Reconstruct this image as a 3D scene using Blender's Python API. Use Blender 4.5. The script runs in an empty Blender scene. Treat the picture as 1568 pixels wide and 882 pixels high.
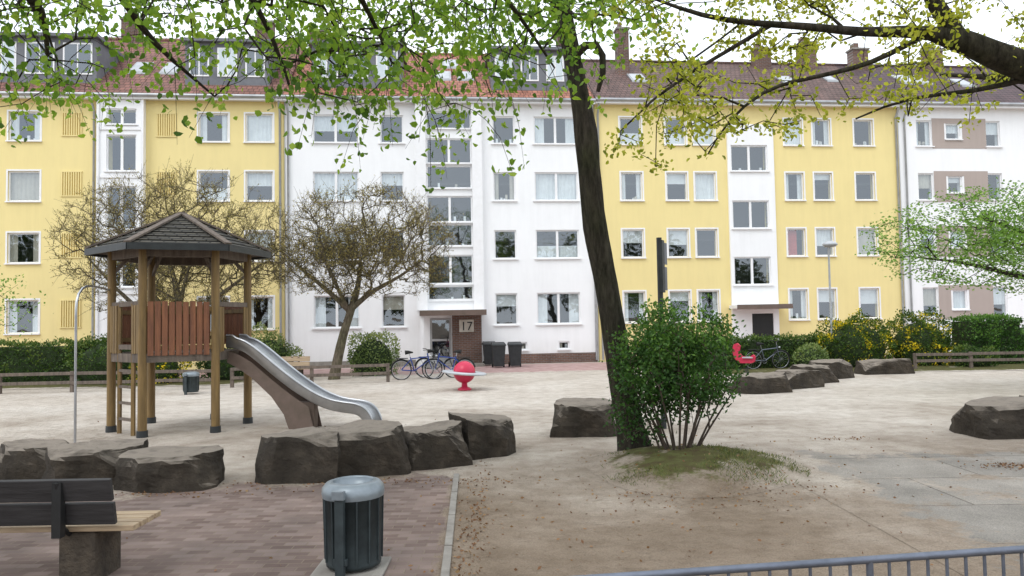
import bpy, bmesh, math, random
import numpy as np
from mathutils import Vector, Matrix, noise
R=math.radians
scene=bpy.context.scene
scene.view_settings.view_transform='Standard'
scene.view_settings.look='None'
scene.view_settings.exposure=0

# ------------------------------------------------------------------ materials
def newmat(name):
    m=bpy.data.materials.new(name); m.use_nodes=True
    nt=m.node_tree; nt.nodes.clear()
    out=nt.nodes.new('ShaderNodeOutputMaterial')
    return m,nt,out
def c4(c): return (c[0],c[1],c[2],1)
def ramp(nt,stops,interp='LINEAR'):
    r=nt.nodes.new('ShaderNodeValToRGB'); r.color_ramp.interpolation=interp
    e=r.color_ramp.elements
    e[0].position=stops[0][0]; e[0].color=c4(stops[0][1])
    e[1].position=stops[-1][0]; e[1].color=c4(stops[-1][1])
    for p,c in stops[1:-1]:
        x=e.new(p); x.color=c4(c)
    return r
def coords(nt,scale=(1,1,1)):
    tc=nt.nodes.new('ShaderNodeTexCoord'); mp=nt.nodes.new('ShaderNodeMapping')
    mp.inputs['Scale'].default_value=scale
    nt.links.new(tc.outputs['Object'],mp.inputs['Vector'])
    return mp.outputs['Vector']
def noise_t(nt,vec,scale,detail=4,rough=.6):
    n=nt.nodes.new('ShaderNodeTexNoise'); n.inputs['Scale'].default_value=scale
    n.inputs['Detail'].default_value=detail; n.inputs['Roughness'].default_value=rough
    nt.links.new(vec,n.inputs['Vector']); return n.outputs['Fac']
def mixc(nt,fac,a,b,mode='MIX'):
    m=nt.nodes.new('ShaderNodeMix'); m.data_type='RGBA'; m.blend_type=mode
    for sock,val in ((m.inputs['Factor'],fac),(m.inputs[6],a),(m.inputs[7],b)):
        if isinstance(val,bpy.types.NodeSocket): nt.links.new(val,sock)
        elif isinstance(val,(int,float)): sock.default_value=val
        else: sock.default_value=c4(val)
    return m.outputs[2]
def math_n(nt,op,a,b=None,clamp=False):
    m=nt.nodes.new('ShaderNodeMath'); m.operation=op; m.use_clamp=clamp
    for s,v in ((m.inputs[0],a),(m.inputs[1],b)):
        if v is None: continue
        if isinstance(v,bpy.types.NodeSocket): nt.links.new(v,s)
        else: s.default_value=v
    return m.outputs[0]
def bump(nt,h,strength=.3,dist=.02,normal=None):
    b=nt.nodes.new('ShaderNodeBump'); b.inputs['Strength'].default_value=strength; b.inputs['Distance'].default_value=dist
    nt.links.new(h,b.inputs['Height'])
    if normal is not None: nt.links.new(normal,b.inputs['Normal'])
    return b.outputs['Normal']
def princ(nt,out,color,rough=.8,metal=0,normal=None,spec=.4):
    p=nt.nodes.new('ShaderNodeBsdfPrincipled')
    for s,v in ((p.inputs['Base Color'],color),(p.inputs['Roughness'],rough)):
        if isinstance(v,bpy.types.NodeSocket): nt.links.new(v,s)
        elif isinstance(v,(int,float)): s.default_value=v
        else: s.default_value=c4(v)
    p.inputs['Metallic'].default_value=metal
    p.inputs['Specular IOR Level'].default_value=spec
    if normal is not None: nt.links.new(normal,p.inputs['Normal'])
    nt.links.new(p.outputs[0],out.inputs['Surface'])
    return p
def simple(name,c,c2=None,scale=5,rough=.75,metal=0,bs=.2,bd=.01,stretch=(1,1,1),spec=.4,bscale=None):
    m,nt,out=newmat(name)
    v=coords(nt,stretch)
    f=noise_t(nt,v,scale,4)
    if c2 is None: c2=tuple(x*.7 for x in c)
    r=ramp(nt,[(.3,c2),(.7,c)]); nt.links.new(f,r.inputs[0])
    h=noise_t(nt,v,bscale or scale*4,3)
    princ(nt,out,r.outputs[0],rough,metal,bump(nt,h,bs,bd),spec)
    return m
def plaster(name,c,dirt=(.45,.42,.36),streak=.16):
    m,nt,out=newmat(name)
    v=coords(nt); f=noise_t(nt,v,.5,4,.65)
    f2=noise_t(nt,coords(nt,(2.5,2.5,.3)),1.5,4,.6)
    g=math_n(nt,'MULTIPLY',f,f2)
    r=ramp(nt,[(.18,(0,0,0)),(.42,(1,1,1))]); nt.links.new(g,r.inputs[0])
    col=mixc(nt,r.outputs[0],c,tuple(x*.94 for x in c))
    sx=nt.nodes.new('ShaderNodeSeparateXYZ'); nt.links.new(v,sx.inputs[0])
    low=ramp(nt,[(0,(1,1,1)),(1,(0,0,0))])
    nt.links.new(math_n(nt,'DIVIDE',sx.outputs['Z'],1.2,True),low.inputs[0])
    f3=math_n(nt,'MULTIPLY',low.outputs[0],math_n(nt,'MULTIPLY',f2,.5))
    col=mixc(nt,f3,col,dirt)
    st=ramp(nt,[(.56,(0,0,0)),(.85,(streak,)*3)]); nt.links.new(noise_t(nt,coords(nt,(3,3,.15)),2,3),st.inputs[0])
    col=mixc(nt,st.outputs[0],col,tuple(x*.7 for x in c))
    princ(nt,out,col,.9,0,bump(nt,noise_t(nt,v,40,2),.2,.01),.2)
    return m
def sandnodes(nt):
    v=coords(nt)
    f=noise_t(nt,v,.35,4,.6); f2=noise_t(nt,v,3.0,5,.7); f3=noise_t(nt,v,60,2,.7)
    r=ramp(nt,[(.3,(.54,.475,.405)),(.55,(.66,.60,.53)),(.75,(.74,.69,.62))]); nt.links.new(f,r.inputs[0])
    # dark earth near the trees with canopy shade painted in, play sand further out
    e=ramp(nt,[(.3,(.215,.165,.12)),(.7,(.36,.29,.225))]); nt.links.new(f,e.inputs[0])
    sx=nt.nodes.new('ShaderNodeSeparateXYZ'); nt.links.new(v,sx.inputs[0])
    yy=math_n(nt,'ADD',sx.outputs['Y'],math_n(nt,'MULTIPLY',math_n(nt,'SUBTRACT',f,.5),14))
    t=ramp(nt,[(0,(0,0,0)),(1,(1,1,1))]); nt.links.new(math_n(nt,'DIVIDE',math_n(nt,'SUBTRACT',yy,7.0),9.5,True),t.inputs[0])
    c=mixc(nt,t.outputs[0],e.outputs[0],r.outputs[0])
    r2=ramp(nt,[(.32,(.70,.67,.64)),(.58,(1,1,1))]); nt.links.new(f2,r2.inputs[0])
    c=mixc(nt,.8,c,r2.outputs[0],'MULTIPLY')
    r3=ramp(nt,[(.3,(.70,.68,.66)),(.6,(1.0,1.0,1.0))]); nt.links.new(f3,r3.inputs[0])
    c=mixc(nt,.8,c,r3.outputs[0],'MULTIPLY')
    h=math_n(nt,'ADD',math_n(nt,'MULTIPLY',noise_t(nt,v,4.2,3,.55),1.1),math_n(nt,'MULTIPLY',noise_t(nt,v,13,4,.7),.55))
    nr=bump(nt,h,.8,.12)
    nr=bump(nt,f3,.4,.012,nr)
    return c,nr,v
def sand_mat():
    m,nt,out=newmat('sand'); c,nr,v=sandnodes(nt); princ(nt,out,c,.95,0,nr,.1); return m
def patch_mat(name,kind,amount=.5):
    """paving/grass that fades into the sand by an 'edge' attribute (0 border, 1 inside)"""
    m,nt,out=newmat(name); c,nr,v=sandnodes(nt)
    at=nt.nodes.new('ShaderNodeAttribute'); at.attribute_name='edge'
    mp=coords(nt)
    if kind=='brick':
        b=nt.nodes.new('ShaderNodeTexBrick'); nt.links.new(mp,b.inputs['Vector'])
        b.inputs['Scale'].default_value=1; b.inputs['Brick Width'].default_value=.20; b.inputs['Row Height'].default_value=.10
        b.inputs['Mortar Size'].default_value=.007; b.inputs['Mortar Smooth'].default_value=.3; b.inputs['Bias'].default_value=0
        b.inputs['Color1'].default_value=c4((.15,.108,.095)); b.inputs['Color2'].default_value=c4((.25,.195,.175)); b.inputs['Mortar'].default_value=c4((.22,.175,.14))
        big=ramp(nt,[(.35,(.70,.70,.70)),(.65,(1.15,1.12,1.1))]); nt.links.new(noise_t(nt,mp,.8,4),big.inputs[0])
        pc=mixc(nt,1,b.outputs['Color'],big.outputs[0],'MULTIPLY')
        pn=bump(nt,math_n(nt,'MULTIPLY',b.outputs['Fac'],-1),.6,.01); pn=bump(nt,noise_t(nt,mp,35,3),.4,.008,pn)
    elif kind=='slab':
        b=nt.nodes.new('ShaderNodeTexBrick'); nt.links.new(mp,b.inputs['Vector'])
        b.inputs['Scale'].default_value=1; b.inputs['Brick Width'].default_value=1.9; b.inputs['Row Height'].default_value=1.3
        b.inputs['Mortar Size'].default_value=.012; b.inputs['Bias'].default_value=-.3
        b.inputs['Color1'].default_value=c4((.31,.285,.255)); b.inputs['Color2'].default_value=c4((.17,.165,.155)); b.inputs['Mortar'].default_value=c4((.16,.14,.12))
        sp=ramp(nt,[(.4,(.7,.7,.7)),(.6,(1.15,1.13,1.1))]); nt.links.new(noise_t(nt,mp,90,2),sp.inputs[0])
        bl=ramp(nt,[(.35,(.75,.75,.75)),(.65,(1.1,1.1,1.1))]); nt.links.new(noise_t(nt,mp,1.1,4),bl.inputs[0])
        pc=mixc(nt,.8,b.outputs['Color'],sp.outputs[0],'MULTIPLY'); pc=mixc(nt,1,pc,bl.outputs[0],'MULTIPLY')
        pn=bump(nt,noise_t(nt,mp,60,3),.4,.008)
    elif kind=='red':
        sp=ramp(nt,[(.35,(.34,.22,.205)),(.65,(.48,.34,.32))]); nt.links.new(noise_t(nt,mp,2.5,4),sp.inputs[0])
        pc=sp.outputs[0]; pn=bump(nt,noise_t(nt,mp,30,3),.3,.01)
    else:
        sp=ramp(nt,[(.3,(.09,.065,.035)),(.5,(.11,.105,.04)),(.75,(.15,.17,.06))]); nt.links.new(noise_t(nt,mp,6,5),sp.inputs[0])
        pc=sp.outputs[0]; pn=bump(nt,noise_t(nt,mp,45,4),.9,.04)
    no=math_n(nt,'SUBTRACT',math_n(nt,'ADD',noise_t(nt,v,1.3,5,.65),math_n(nt,'MULTIPLY',noise_t(nt,v,18,3),.25)),.62)
    s=math_n(nt,'ADD',math_n(nt,'SUBTRACT',at.outputs['Fac'],amount),math_n(nt,'MULTIPLY',no,2.6))
    rr=ramp(nt,[(.0,(0,0,0)),(.3,(1,1,1))]); nt.links.new(s,rr.inputs[0])
    col=mixc(nt,rr.outputs[0],c,pc)
    nm=nt.nodes.new('ShaderNodeMix'); nm.data_type='VECTOR'; nt.links.new(rr.outputs[0],nm.inputs['Factor']); nt.links.new(nr,nm.inputs[4]); nt.links.new(pn,nm.inputs[5])
    princ(nt,out,col,.9,0,nm.outputs[1],.15)
    return m
def leafmat(name,stops,trans=.45):
    m,nt,out=newmat(name)
    at=nt.nodes.new('ShaderNodeAttribute'); at.attribute_name='tone'
    r=ramp(nt,stops); nt.links.new(at.outputs['Fac'],r.inputs[0])
    d=nt.nodes.new('ShaderNodeBsdfPrincipled'); nt.links.new(r.outputs[0],d.inputs['Base Color']); d.inputs['Roughness'].default_value=.55; d.inputs['Specular IOR Level'].default_value=.3
    t=nt.nodes.new('ShaderNodeBsdfTranslucent')
    nt.links.new(mixc(nt,1,r.outputs[0],(1.5,1.5,.7),'MULTIPLY'),t.inputs['Color'])
    mx=nt.nodes.new('ShaderNodeMixShader'); mx.inputs[0].default_value=trans
    nt.links.new(d.outputs[0],mx.inputs[1]); nt.links.new(t.outputs[0],mx.inputs[2]); nt.links.new(mx.outputs[0],out.inputs['Surface'])
    return m
def tilemat(name,c1,c2,mort,w=.24,h=.2):
    m,nt,out=newmat(name)
    v=coords(nt); sx=nt.nodes.new('ShaderNodeSeparateXYZ'); nt.links.new(v,sx.inputs[0])
    cb=nt.nodes.new('ShaderNodeCombineXYZ'); nt.links.new(sx.outputs['X'],cb.inputs['X']); nt.links.new(sx.outputs['Z'],cb.inputs['Y'])
    b=nt.nodes.new('ShaderNodeTexBrick'); nt.links.new(cb.outputs[0],b.inputs['Vector'])
    b.inputs['Scale'].default_value=1; b.inputs['Brick Width'].default_value=w; b.inputs['Row Height'].default_value=h
    b.inputs['Mortar Size'].default_value=.016; b.inputs['Mortar Smooth'].default_value=.6; b.offset=.5
    b.inputs['Color1'].default_value=c4(c1); b.inputs['Color2'].default_value=c4(c2); b.inputs['Mortar'].default_value=c4(mort)
    f=ramp(nt,[(.3,(.7,.7,.7)),(.7,(1.1,1.1,1.1))]); nt.links.new(noise_t(nt,v,1.2,4),f.inputs[0])
    col=mixc(nt,1,b.outputs['Color'],f.outputs[0],'MULTIPLY')
    princ(nt,out,col,.75,0,bump(nt,math_n(nt,'MULTIPLY',b.outputs['Fac'],-1),.9,.04),.3)
    return m
def glassmat():
    m,nt,out=newmat('window_glass')
    v=coords(nt)
    g=nt.nodes.new('ShaderNodeBsdfGlossy'); g.inputs['Roughness'].default_value=.02; g.inputs['Color'].default_value=(.88,.94,1,1)
    nt.links.new(bump(nt,noise_t(nt,v,.9,2),.12,.05),g.inputs['Normal'])
    t=nt.nodes.new('ShaderNodeBsdfTransparent'); t.inputs['Color'].default_value=(.86,.90,.90,1)
    mx=nt.nodes.new('ShaderNodeMixShader'); mx.inputs[0].default_value=.17
    nt.links.new(t.outputs[0],mx.inputs[1]); nt.links.new(g.outputs[0],mx.inputs[2]); nt.links.new(mx.outputs[0],out.inputs['Surface'])
    return m
def barkmat(name,c,c2,sc=6):
    m,nt,out=newmat(name)
    v=coords(nt,(1,1,.22)); f=noise_t(nt,v,sc*2.5,5,.7)
    r=ramp(nt,[(.35,c2),(.65,c)]); nt.links.new(f,r.inputs[0])
    vo=nt.nodes.new('ShaderNodeTexVoronoi'); vo.inputs['Scale'].default_value=sc*2; nt.links.new(v,vo.inputs['Vector'])
    g=ramp(nt,[(.35,(1,1,1)),(.7,(.85,1.0,.75))]); nt.links.new(noise_t(nt,coords(nt),1.7,3),g.inputs[0])
    h=math_n(nt,'ADD',f,vo.outputs['Distance'])
    princ(nt,out,mixc(nt,1,r.outputs[0],g.outputs[0],'MULTIPLY'),.95,0,bump(nt,h,1,.03),.1)
    return m
def rockmat():
    m,nt,out=newmat('basalt')
    v=coords(nt); f=noise_t(nt,v,2.2,6,.7)
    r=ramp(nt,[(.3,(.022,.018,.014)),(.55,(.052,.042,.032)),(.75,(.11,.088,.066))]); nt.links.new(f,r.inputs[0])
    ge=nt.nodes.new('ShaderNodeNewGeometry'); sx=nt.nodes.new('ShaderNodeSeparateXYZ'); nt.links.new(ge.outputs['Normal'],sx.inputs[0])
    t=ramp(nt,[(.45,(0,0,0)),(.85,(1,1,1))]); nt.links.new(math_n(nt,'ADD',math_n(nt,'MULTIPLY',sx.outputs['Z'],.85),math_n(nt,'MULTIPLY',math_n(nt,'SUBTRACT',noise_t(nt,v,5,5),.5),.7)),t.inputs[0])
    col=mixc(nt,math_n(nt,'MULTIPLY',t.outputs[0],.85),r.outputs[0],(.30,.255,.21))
    princ(nt,out,col,.85,0,bump(nt,noise_t(nt,v,9,6,.75),.9,.05),.25)
    return m
M={}
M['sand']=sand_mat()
M['yellow']=plaster('yellow_render',(.82,.685,.325),streak=.08); M['white']=plaster('white_render',(.88,.885,.89),streak=.05)
M['taupe']=plaster('taupe_panel',(.42,.355,.32)); M['trim']=simple('white_trim',(.86,.86,.87),(.79,.79,.79),3,.5)
M['ochre']=simple('ochre_slats',(.66,.50,.17),(.55,.40,.12),3)
M['glass']=glassmat(); M['room']=simple('dark_room',(.05,.05,.05),(.02,.02,.02),1)
M['curtain']=simple('curtain',(.80,.81,.82),(.66,.67,.68),3,.9); M['redcurtain']=simple('red_curtain',(.5,.1,.08),(.35,.06,.05),3,.9)
M['beigecurtain']=simple('beige_curtain',(.55,.51,.44),(.42,.38,.32),3,.9)
M['roof_left']=tilemat('roof_tiles_faded',(.29,.14,.11),(.21,.11,.09),(.08,.05,.045))
M['roof_red']=tilemat('roof_tiles_red',(.46,.20,.135),(.32,.14,.10),(.11,.06,.05))
M['roof_brown']=tilemat('roof_tiles_brown',(.18,.11,.095),(.13,.085,.075),(.055,.04,.035))
M['roof_dark']=tilemat('roof_tiles_dark',(.125,.078,.083),(.092,.064,.068),(.045,.035,.035))
M['brick']=tilemat('clinker_brick',(.21,.11,.08),(.15,.08,.06),(.25,.22,.2),.24,.08)
M['slate']=simple('grey_cladding',(.18,.185,.20),(.12,.125,.14),2,.6); M['zinc']=simple('zinc',(.46,.47,.48),(.34,.35,.36),3,.4,.6)
M['dark']=simple('dark_metal',(.035,.04,.042),(.02,.022,.024),5,.5); M['canopyc']=simple('brown_fascia',(.17,.12,.10),(.12,.09,.07),4)
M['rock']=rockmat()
M['bark']=barkmat('bark_dark',(.065,.054,.044),(.02,.017,.014)); M['bark2']=barkmat('bark_grey',(.18,.145,.11),(.07,.055,.042))
M['barks']=simple('shrub_stems',(.10,.075,.055),(.05,.036,.028),8,.9)
M['wood']=simple('tower_post_wood',(.26,.165,.06),(.12,.075,.03),4,.6,0,.5,.01,(3,3,.3))
M['plank']=simple('red_brown_planks',(.27,.11,.052),(.14,.058,.034),4,.65,0,.5,.01,(4,4,.4))
M['greywood']=simple('weathered_wood',(.19,.15,.12),(.09,.072,.06),5,.85,0,.5,.01,(3,3,.5))
M['paleseat']=simple('pale_bench_slat',(.48,.36,.23),(.28,.20,.13),5,.6,0,.3,.01,(.5,4,4))
M['darkslat']=simple('dark_bench_slat',(.045,.042,.042),(.022,.02,.02),6,.6,0,.4,.008,(.5,4,4))
M['steel']=simple('stainless_steel',(.52,.53,.55),(.38,.39,.41),3,.3,.9,.05,.003)
M['galv']=simple('galvanised_steel',(.19,.21,.26),(.12,.135,.17),8,.45,.6)
M['shingle']=tilemat('roof_shingles',(.12,.108,.085),(.07,.065,.052),(.02,.018,.015),.18,.05)
M['binbody']=simple('bin_green_grey',(.05,.066,.07),(.026,.034,.037),7,.5,.2,.15,.004); M['binlid']=simple('bin_lid_grey',(.27,.31,.34),(.17,.195,.215),5,.4,.4)
M['red']=simple('red_plastic',(.60,.03,.085),(.48,.02,.06),3,.35); M['disc']=simple('pale_grey_plastic',(.50,.52,.55),(.38,.40,.42),3,.4)
M['blue']=simple('blue_paint',(.02,.06,.28),(.015,.04,.2),3,.35,.2); M['rubber']=simple('rubber',(.02,.02,.02),(.012,.012,.012),9,.8)
M['door']=simple('door_frame_light',(.5,.5,.5),(.4,.4,.4),2,.5); M['black']=simple('black_paint',(.02,.02,.02),(.015,.015,.015),5,.5)
M['concrete']=simple('concrete',(.3,.28,.25),(.2,.18,.16),6,.9,0,.5,.01)
M['benchleg']=simple('bench_stone',(.10,.078,.056),(.035,.028,.022),6,.9,0,.8,.03)
M['litter']=leafmat('dry_leaves',[(0,(.10,.045,.022)),(.5,(.21,.105,.05)),(1,(.31,.20,.10))],.1)
M['leafL']=leafmat('linden_leaves',[(0,(.055,.12,.02)),(.5,(.16,.28,.04)),(1,(.30,.42,.07))],.5)
M['leafR']=leafmat('maple_leaves',[(0,(.13,.16,.02)),(.5,(.36,.38,.055)),(1,(.54,.54,.10))],.5)
M['leafBush']=leafmat('bush_leaves',[(0,(.02,.055,.012)),(.5,(.05,.125,.022)),(1,(.14,.26,.05))],.3)
M['leafHedge']=leafmat('hedge_leaves',[(0,(.024,.055,.012)),(.6,(.06,.115,.022)),(1,(.17,.22,.05))],.25)
M['leafPale']=leafmat('pale_shrub_leaves',[(0,(.07,.11,.03)),(.6,(.17,.24,.08)),(1,(.34,.38,.16))],.3)
M['leafForsy']=leafmat('forsythia_leaves',[(0,(.03,.065,.012)),(.48,(.09,.15,.015)),(.62,(.28,.28,.03)),(.72,(.80,.60,.02)),(1,(.85,.66,.03))],.25)
M['leafBud']=leafmat('bud_leaves',[(0,(.13,.10,.04)),(.6,(.26,.215,.08)),(1,(.42,.36,.13))],.3)
M['leafG']=leafmat('bright_leaves',[(0,(.07,.14,.025)),(.6,(.15,.28,.055)),(1,(.30,.44,.12))],.4)
M['leafFar']=leafmat('distant_leaves',[(0,(.03,.05,.015)),(1,(.08,.12,.03))],.2)
M['grassb']=leafmat('grass_blades',[(0,(.05,.065,.02)),(.6,(.10,.13,.035)),(1,(.24,.22,.09))],.3)
M['hedgecore']=simple('hedge_core',(.03,.05,.015),(.015,.025,.008),6,.95)

# ------------------------------------------------------------------ mesh tools
class MB:
    def __init__(s): s.v=[];s.f=[];s.m=[];s.s=[]
    def add(s,vs,fs,mi=0,sm=False):
        o=len(s.v); s.v.extend([tuple(x) for x in vs])
        for f in fs: s.f.append(tuple(i+o for i in f)); s.m.append(mi); s.s.append(sm)
    def b(s,x0,x1,y0,y1,z0,z1,mi=0,mat=None):
        vs=[(x0,y0,z0),(x1,y0,z0),(x1,y1,z0),(x0,y1,z0),(x0,y0,z1),(x1,y0,z1),(x1,y1,z1),(x0,y1,z1)]
        if mat is not None: vs=[mat@Vector(v) for v in vs]
        s.add(vs,[(0,3,2,1),(4,5,6,7),(0,1,5,4),(1,2,6,5),(2,3,7,6),(3,0,4,7)],mi)
    def beam(s,p,q,w,h,mi=0):
        p=Vector(p);q=Vector(q);d=q-p;d.normalize()
        up=Vector((0,0,1)) if abs(d.z)<.95 else Vector((0,1,0))
        sd=d.cross(up).normalized(); u=sd.cross(d)
        vs=[]
        for t in (p,q):
            for a,b_ in ((-1,-1),(1,-1),(1,1),(-1,1)): vs.append(t+sd*a*w/2+u*b_*h/2)
        s.add(vs,[(3,2,1,0),(4,5,6,7),(0,1,5,4),(1,2,6,5),(2,3,7,6),(3,0,4,7)],mi)
    def path(s,pts,rad,n=8,mi=0,closed=False,sm=True,jit=0,seed=0):
        pts=[Vector(p) for p in pts]; k=len(pts)
        if isinstance(rad,(int,float)): rad=[rad]*k
        vs=[];fs=[]; prev=None; rg=random.Random(seed)
        lob=[1+rg.uniform(-jit,jit) for _ in range(n)]
        for i,p in enumerate(pts):
            if closed: t=(pts[(i+1)%k]-pts[i-1])
            else: t=pts[min(i+1,k-1)]-pts[max(i-1,0)]
            t.normalize()
            if prev is None:
                a=Vector((0,0,1)) if abs(t.z)<.9 else Vector((1,0,0))
                prev=t.cross(a).normalized()
            u=(prev-t*prev.dot(t)).normalized(); prev=u; w=t.cross(u)
            for j in range(n):
                a=2*math.pi*j/n; r=rad[i]*lob[j]*(1+rg.uniform(-jit,jit)*.4)
                vs.append(p+u*math.cos(a)*r+w*math.sin(a)*r)
        rr=k if closed else k-1
        for i in range(rr):
            for j in range(n):
                a=i*n+j; b_=i*n+(j+1)%n; c=((i+1)%k)*n+(j+1)%n; d=((i+1)%k)*n+j
                fs.append((a,b_,c,d))
        s.add(vs,fs,mi,sm)
        if not closed:
            s.add(vs[:n],[tuple(range(n))[::-1]],mi); s.add(vs[-n:],[tuple(range(n))],mi)
    def cyl(s,p,q,r,r2=None,n=10,mi=0,sm=True): s.path([p,q],[r,r if r2 is None else r2],n,mi,sm=sm)
    def lathe(s,c,prof,n=24,mi=0,sm=True):
        vs=[];fs=[]
        for r,z in prof:
            for j in range(n):
                a=2*math.pi*j/n; vs.append((c[0]+r*math.cos(a),c[1]+r*math.sin(a),c[2]+z))
        for i in range(len(prof)-1):
            for j in range(n): fs.append((i*n+j,i*n+(j+1)%n,(i+1)*n+(j+1)%n,(i+1)*n+j))
        s.add(vs,fs,mi,sm)
    def sphere(s,c,r,n=20,mi=0,sq=(1,1,1)):
        k=n//2; prof=[(max(1e-4,math.sin(math.pi*i/k)),-math.cos(math.pi*i/k)) for i in range(k+1)]
        vs=[];fs=[]
        for rr,z in prof:
            for j in range(n):
                a=2*math.pi*j/n; vs.append((c[0]+r*sq[0]*rr*math.cos(a),c[1]+r*sq[1]*rr*math.sin(a),c[2]+r*sq[2]*z))
        for i in range(k):
            for j in range(n): fs.append((i*n+j,i*n+(j+1)%n,(i+1)*n+(j+1)%n,(i+1)*n+j))
        s.add(vs,fs,mi,True)
    def build(s,name,mats,origin=(0,0,0),parent=None,bevel=0):
        me=bpy.data.meshes.new(name); o=origin
        me.from_pydata([(v[0]-o[0],v[1]-o[1],v[2]-o[2]) for v in s.v],[],s.f)
        for m in mats: me.materials.append(M[m])
        me.polygons.foreach_set('material_index',s.m); me.polygons.foreach_set('use_smooth',s.s); me.update()
        ob=bpy.data.objects.new(name,me); scene.collection.objects.link(ob)
        if parent is not None: ob.parent=parent
        else: ob.location=o
        if bevel:
            bv=ob.modifiers.new('bevel','BEVEL'); bv.width=bevel; bv.segments=2; bv.limit_method='ANGLE'; bv.angle_limit=R(40)
        return ob
def empty(name,loc=(0,0,0),rz=0):
    e=bpy.data.objects.new(name,None); e.empty_display_size=.3; e.location=loc; e.rotation_euler=(0,0,rz)
    scene.collection.objects.link(e); return e
def fastq(name,V,F,mat,tone=None,origin=(0,0,0),parent=None,smooth=False):
    V=np.asarray(V,dtype=np.float32)-np.array(origin,dtype=np.float32); F=np.asarray(F,dtype=np.int32)
    me=bpy.data.meshes.new(name)
    me.vertices.add(len(V)); me.vertices.foreach_set('co',V.ravel())
    me.loops.add(F.size); me.loops.foreach_set('vertex_index',F.ravel())
    me.polygons.add(len(F)); me.polygons.foreach_set('loop_start',np.arange(0,F.size,4,dtype=np.int32))
    me.polygons.foreach_set('loop_total',np.full(len(F),4,dtype=np.int32))
    me.update(calc_edges=True); me.validate()
    if tone is not None:
        a=me.attributes.new('tone','FLOAT','POINT'); a.data.foreach_set('value',np.asarray(tone,dtype=np.float32))
    me.materials.append(M[mat])
    if smooth: me.polygons.foreach_set('use_smooth',[True]*len(F))
    ob=bpy.data.objects.new(name,me); scene.collection.objects.link(ob)
    if parent is not None: ob.parent=parent
    else: ob.location=origin
    return ob
def nrm(a): return a/np.maximum(np.linalg.norm(a,axis=1,keepdims=True),1e-9)
def leaves(rng,P,D,L,W,tone,simple_q=False):
    n=len(P); a=nrm(D); s=nrm(np.cross(a,rng.normal(size=(n,3)))); nn=np.cross(a,s)
    L=L[:,None]; W=W[:,None]
    if simple_q:
        V=np.stack([P,P+a*L*.5+s*W*.5,P+a*L,P+a*L*.5-s*W*.5],1).reshape(-1,3)
        F=np.arange(4*n).reshape(n,4); return V,F,np.repeat(tone,4)
    V=np.stack([P,P+a*L*.28+s*W*.5+nn*L*.1,P+a*L*.68+s*W*.38+nn*L*.08,P+a*L-nn*L*.1,P+a*L*.68-s*W*.38+nn*L*.08,P+a*L*.28-s*W*.5+nn*L*.1],1).reshape(-1,3)
    b=np.arange(n)[:,None]*6
    F=np.concatenate([b+np.array([0,1,2,3]),b+np.array([3,4,5,0])],0)
    return V,F,np.repeat(tone,6)
def prisms(P,Q,r1,r2,n=5):
    d=nrm(Q-P); up=np.where(np.abs(d[:,2:3])<.9,np.array([[0,0,1.]]),np.array([[1.,0,0]]))
    u=nrm(np.cross(d,up)); w=np.cross(d,u)
    rings=[]
    for base,r in ((P,r1),(Q,r2)):
        for j in range(n):
            a=2*math.pi*j/n
            rings.append(base+(u*math.cos(a)+w*math.sin(a))*r[:,None])
    V=np.stack(rings,1).reshape(-1,3); b=np.arange(len(P))[:,None]*2*n
    F=np.concatenate([b+np.array([j,(j+1)%n,n+(j+1)%n,n+j]) for j in range(n)],0)
    return V,F
def densify(poly,rads,step=.3):
    P=[];Rr=[]
    for i in range(len(poly)-1):
        a=np.array(poly[i],float);b=np.array(poly[i+1],float);k=max(1,int(np.linalg.norm(b-a)/step))
        for j in range(k): t=j/k; P.append(a+(b-a)*t); Rr.append(rads[i]+(rads[i+1]-rads[i])*t)
    P.append(np.array(poly[-1],float)); Rr.append(rads[-1])
    P=np.array(P)
    for _ in range(2): P[1:-1]=(P[:-2]+2*P[1:-1]+P[2:])/4
    return P,Rr
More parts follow.
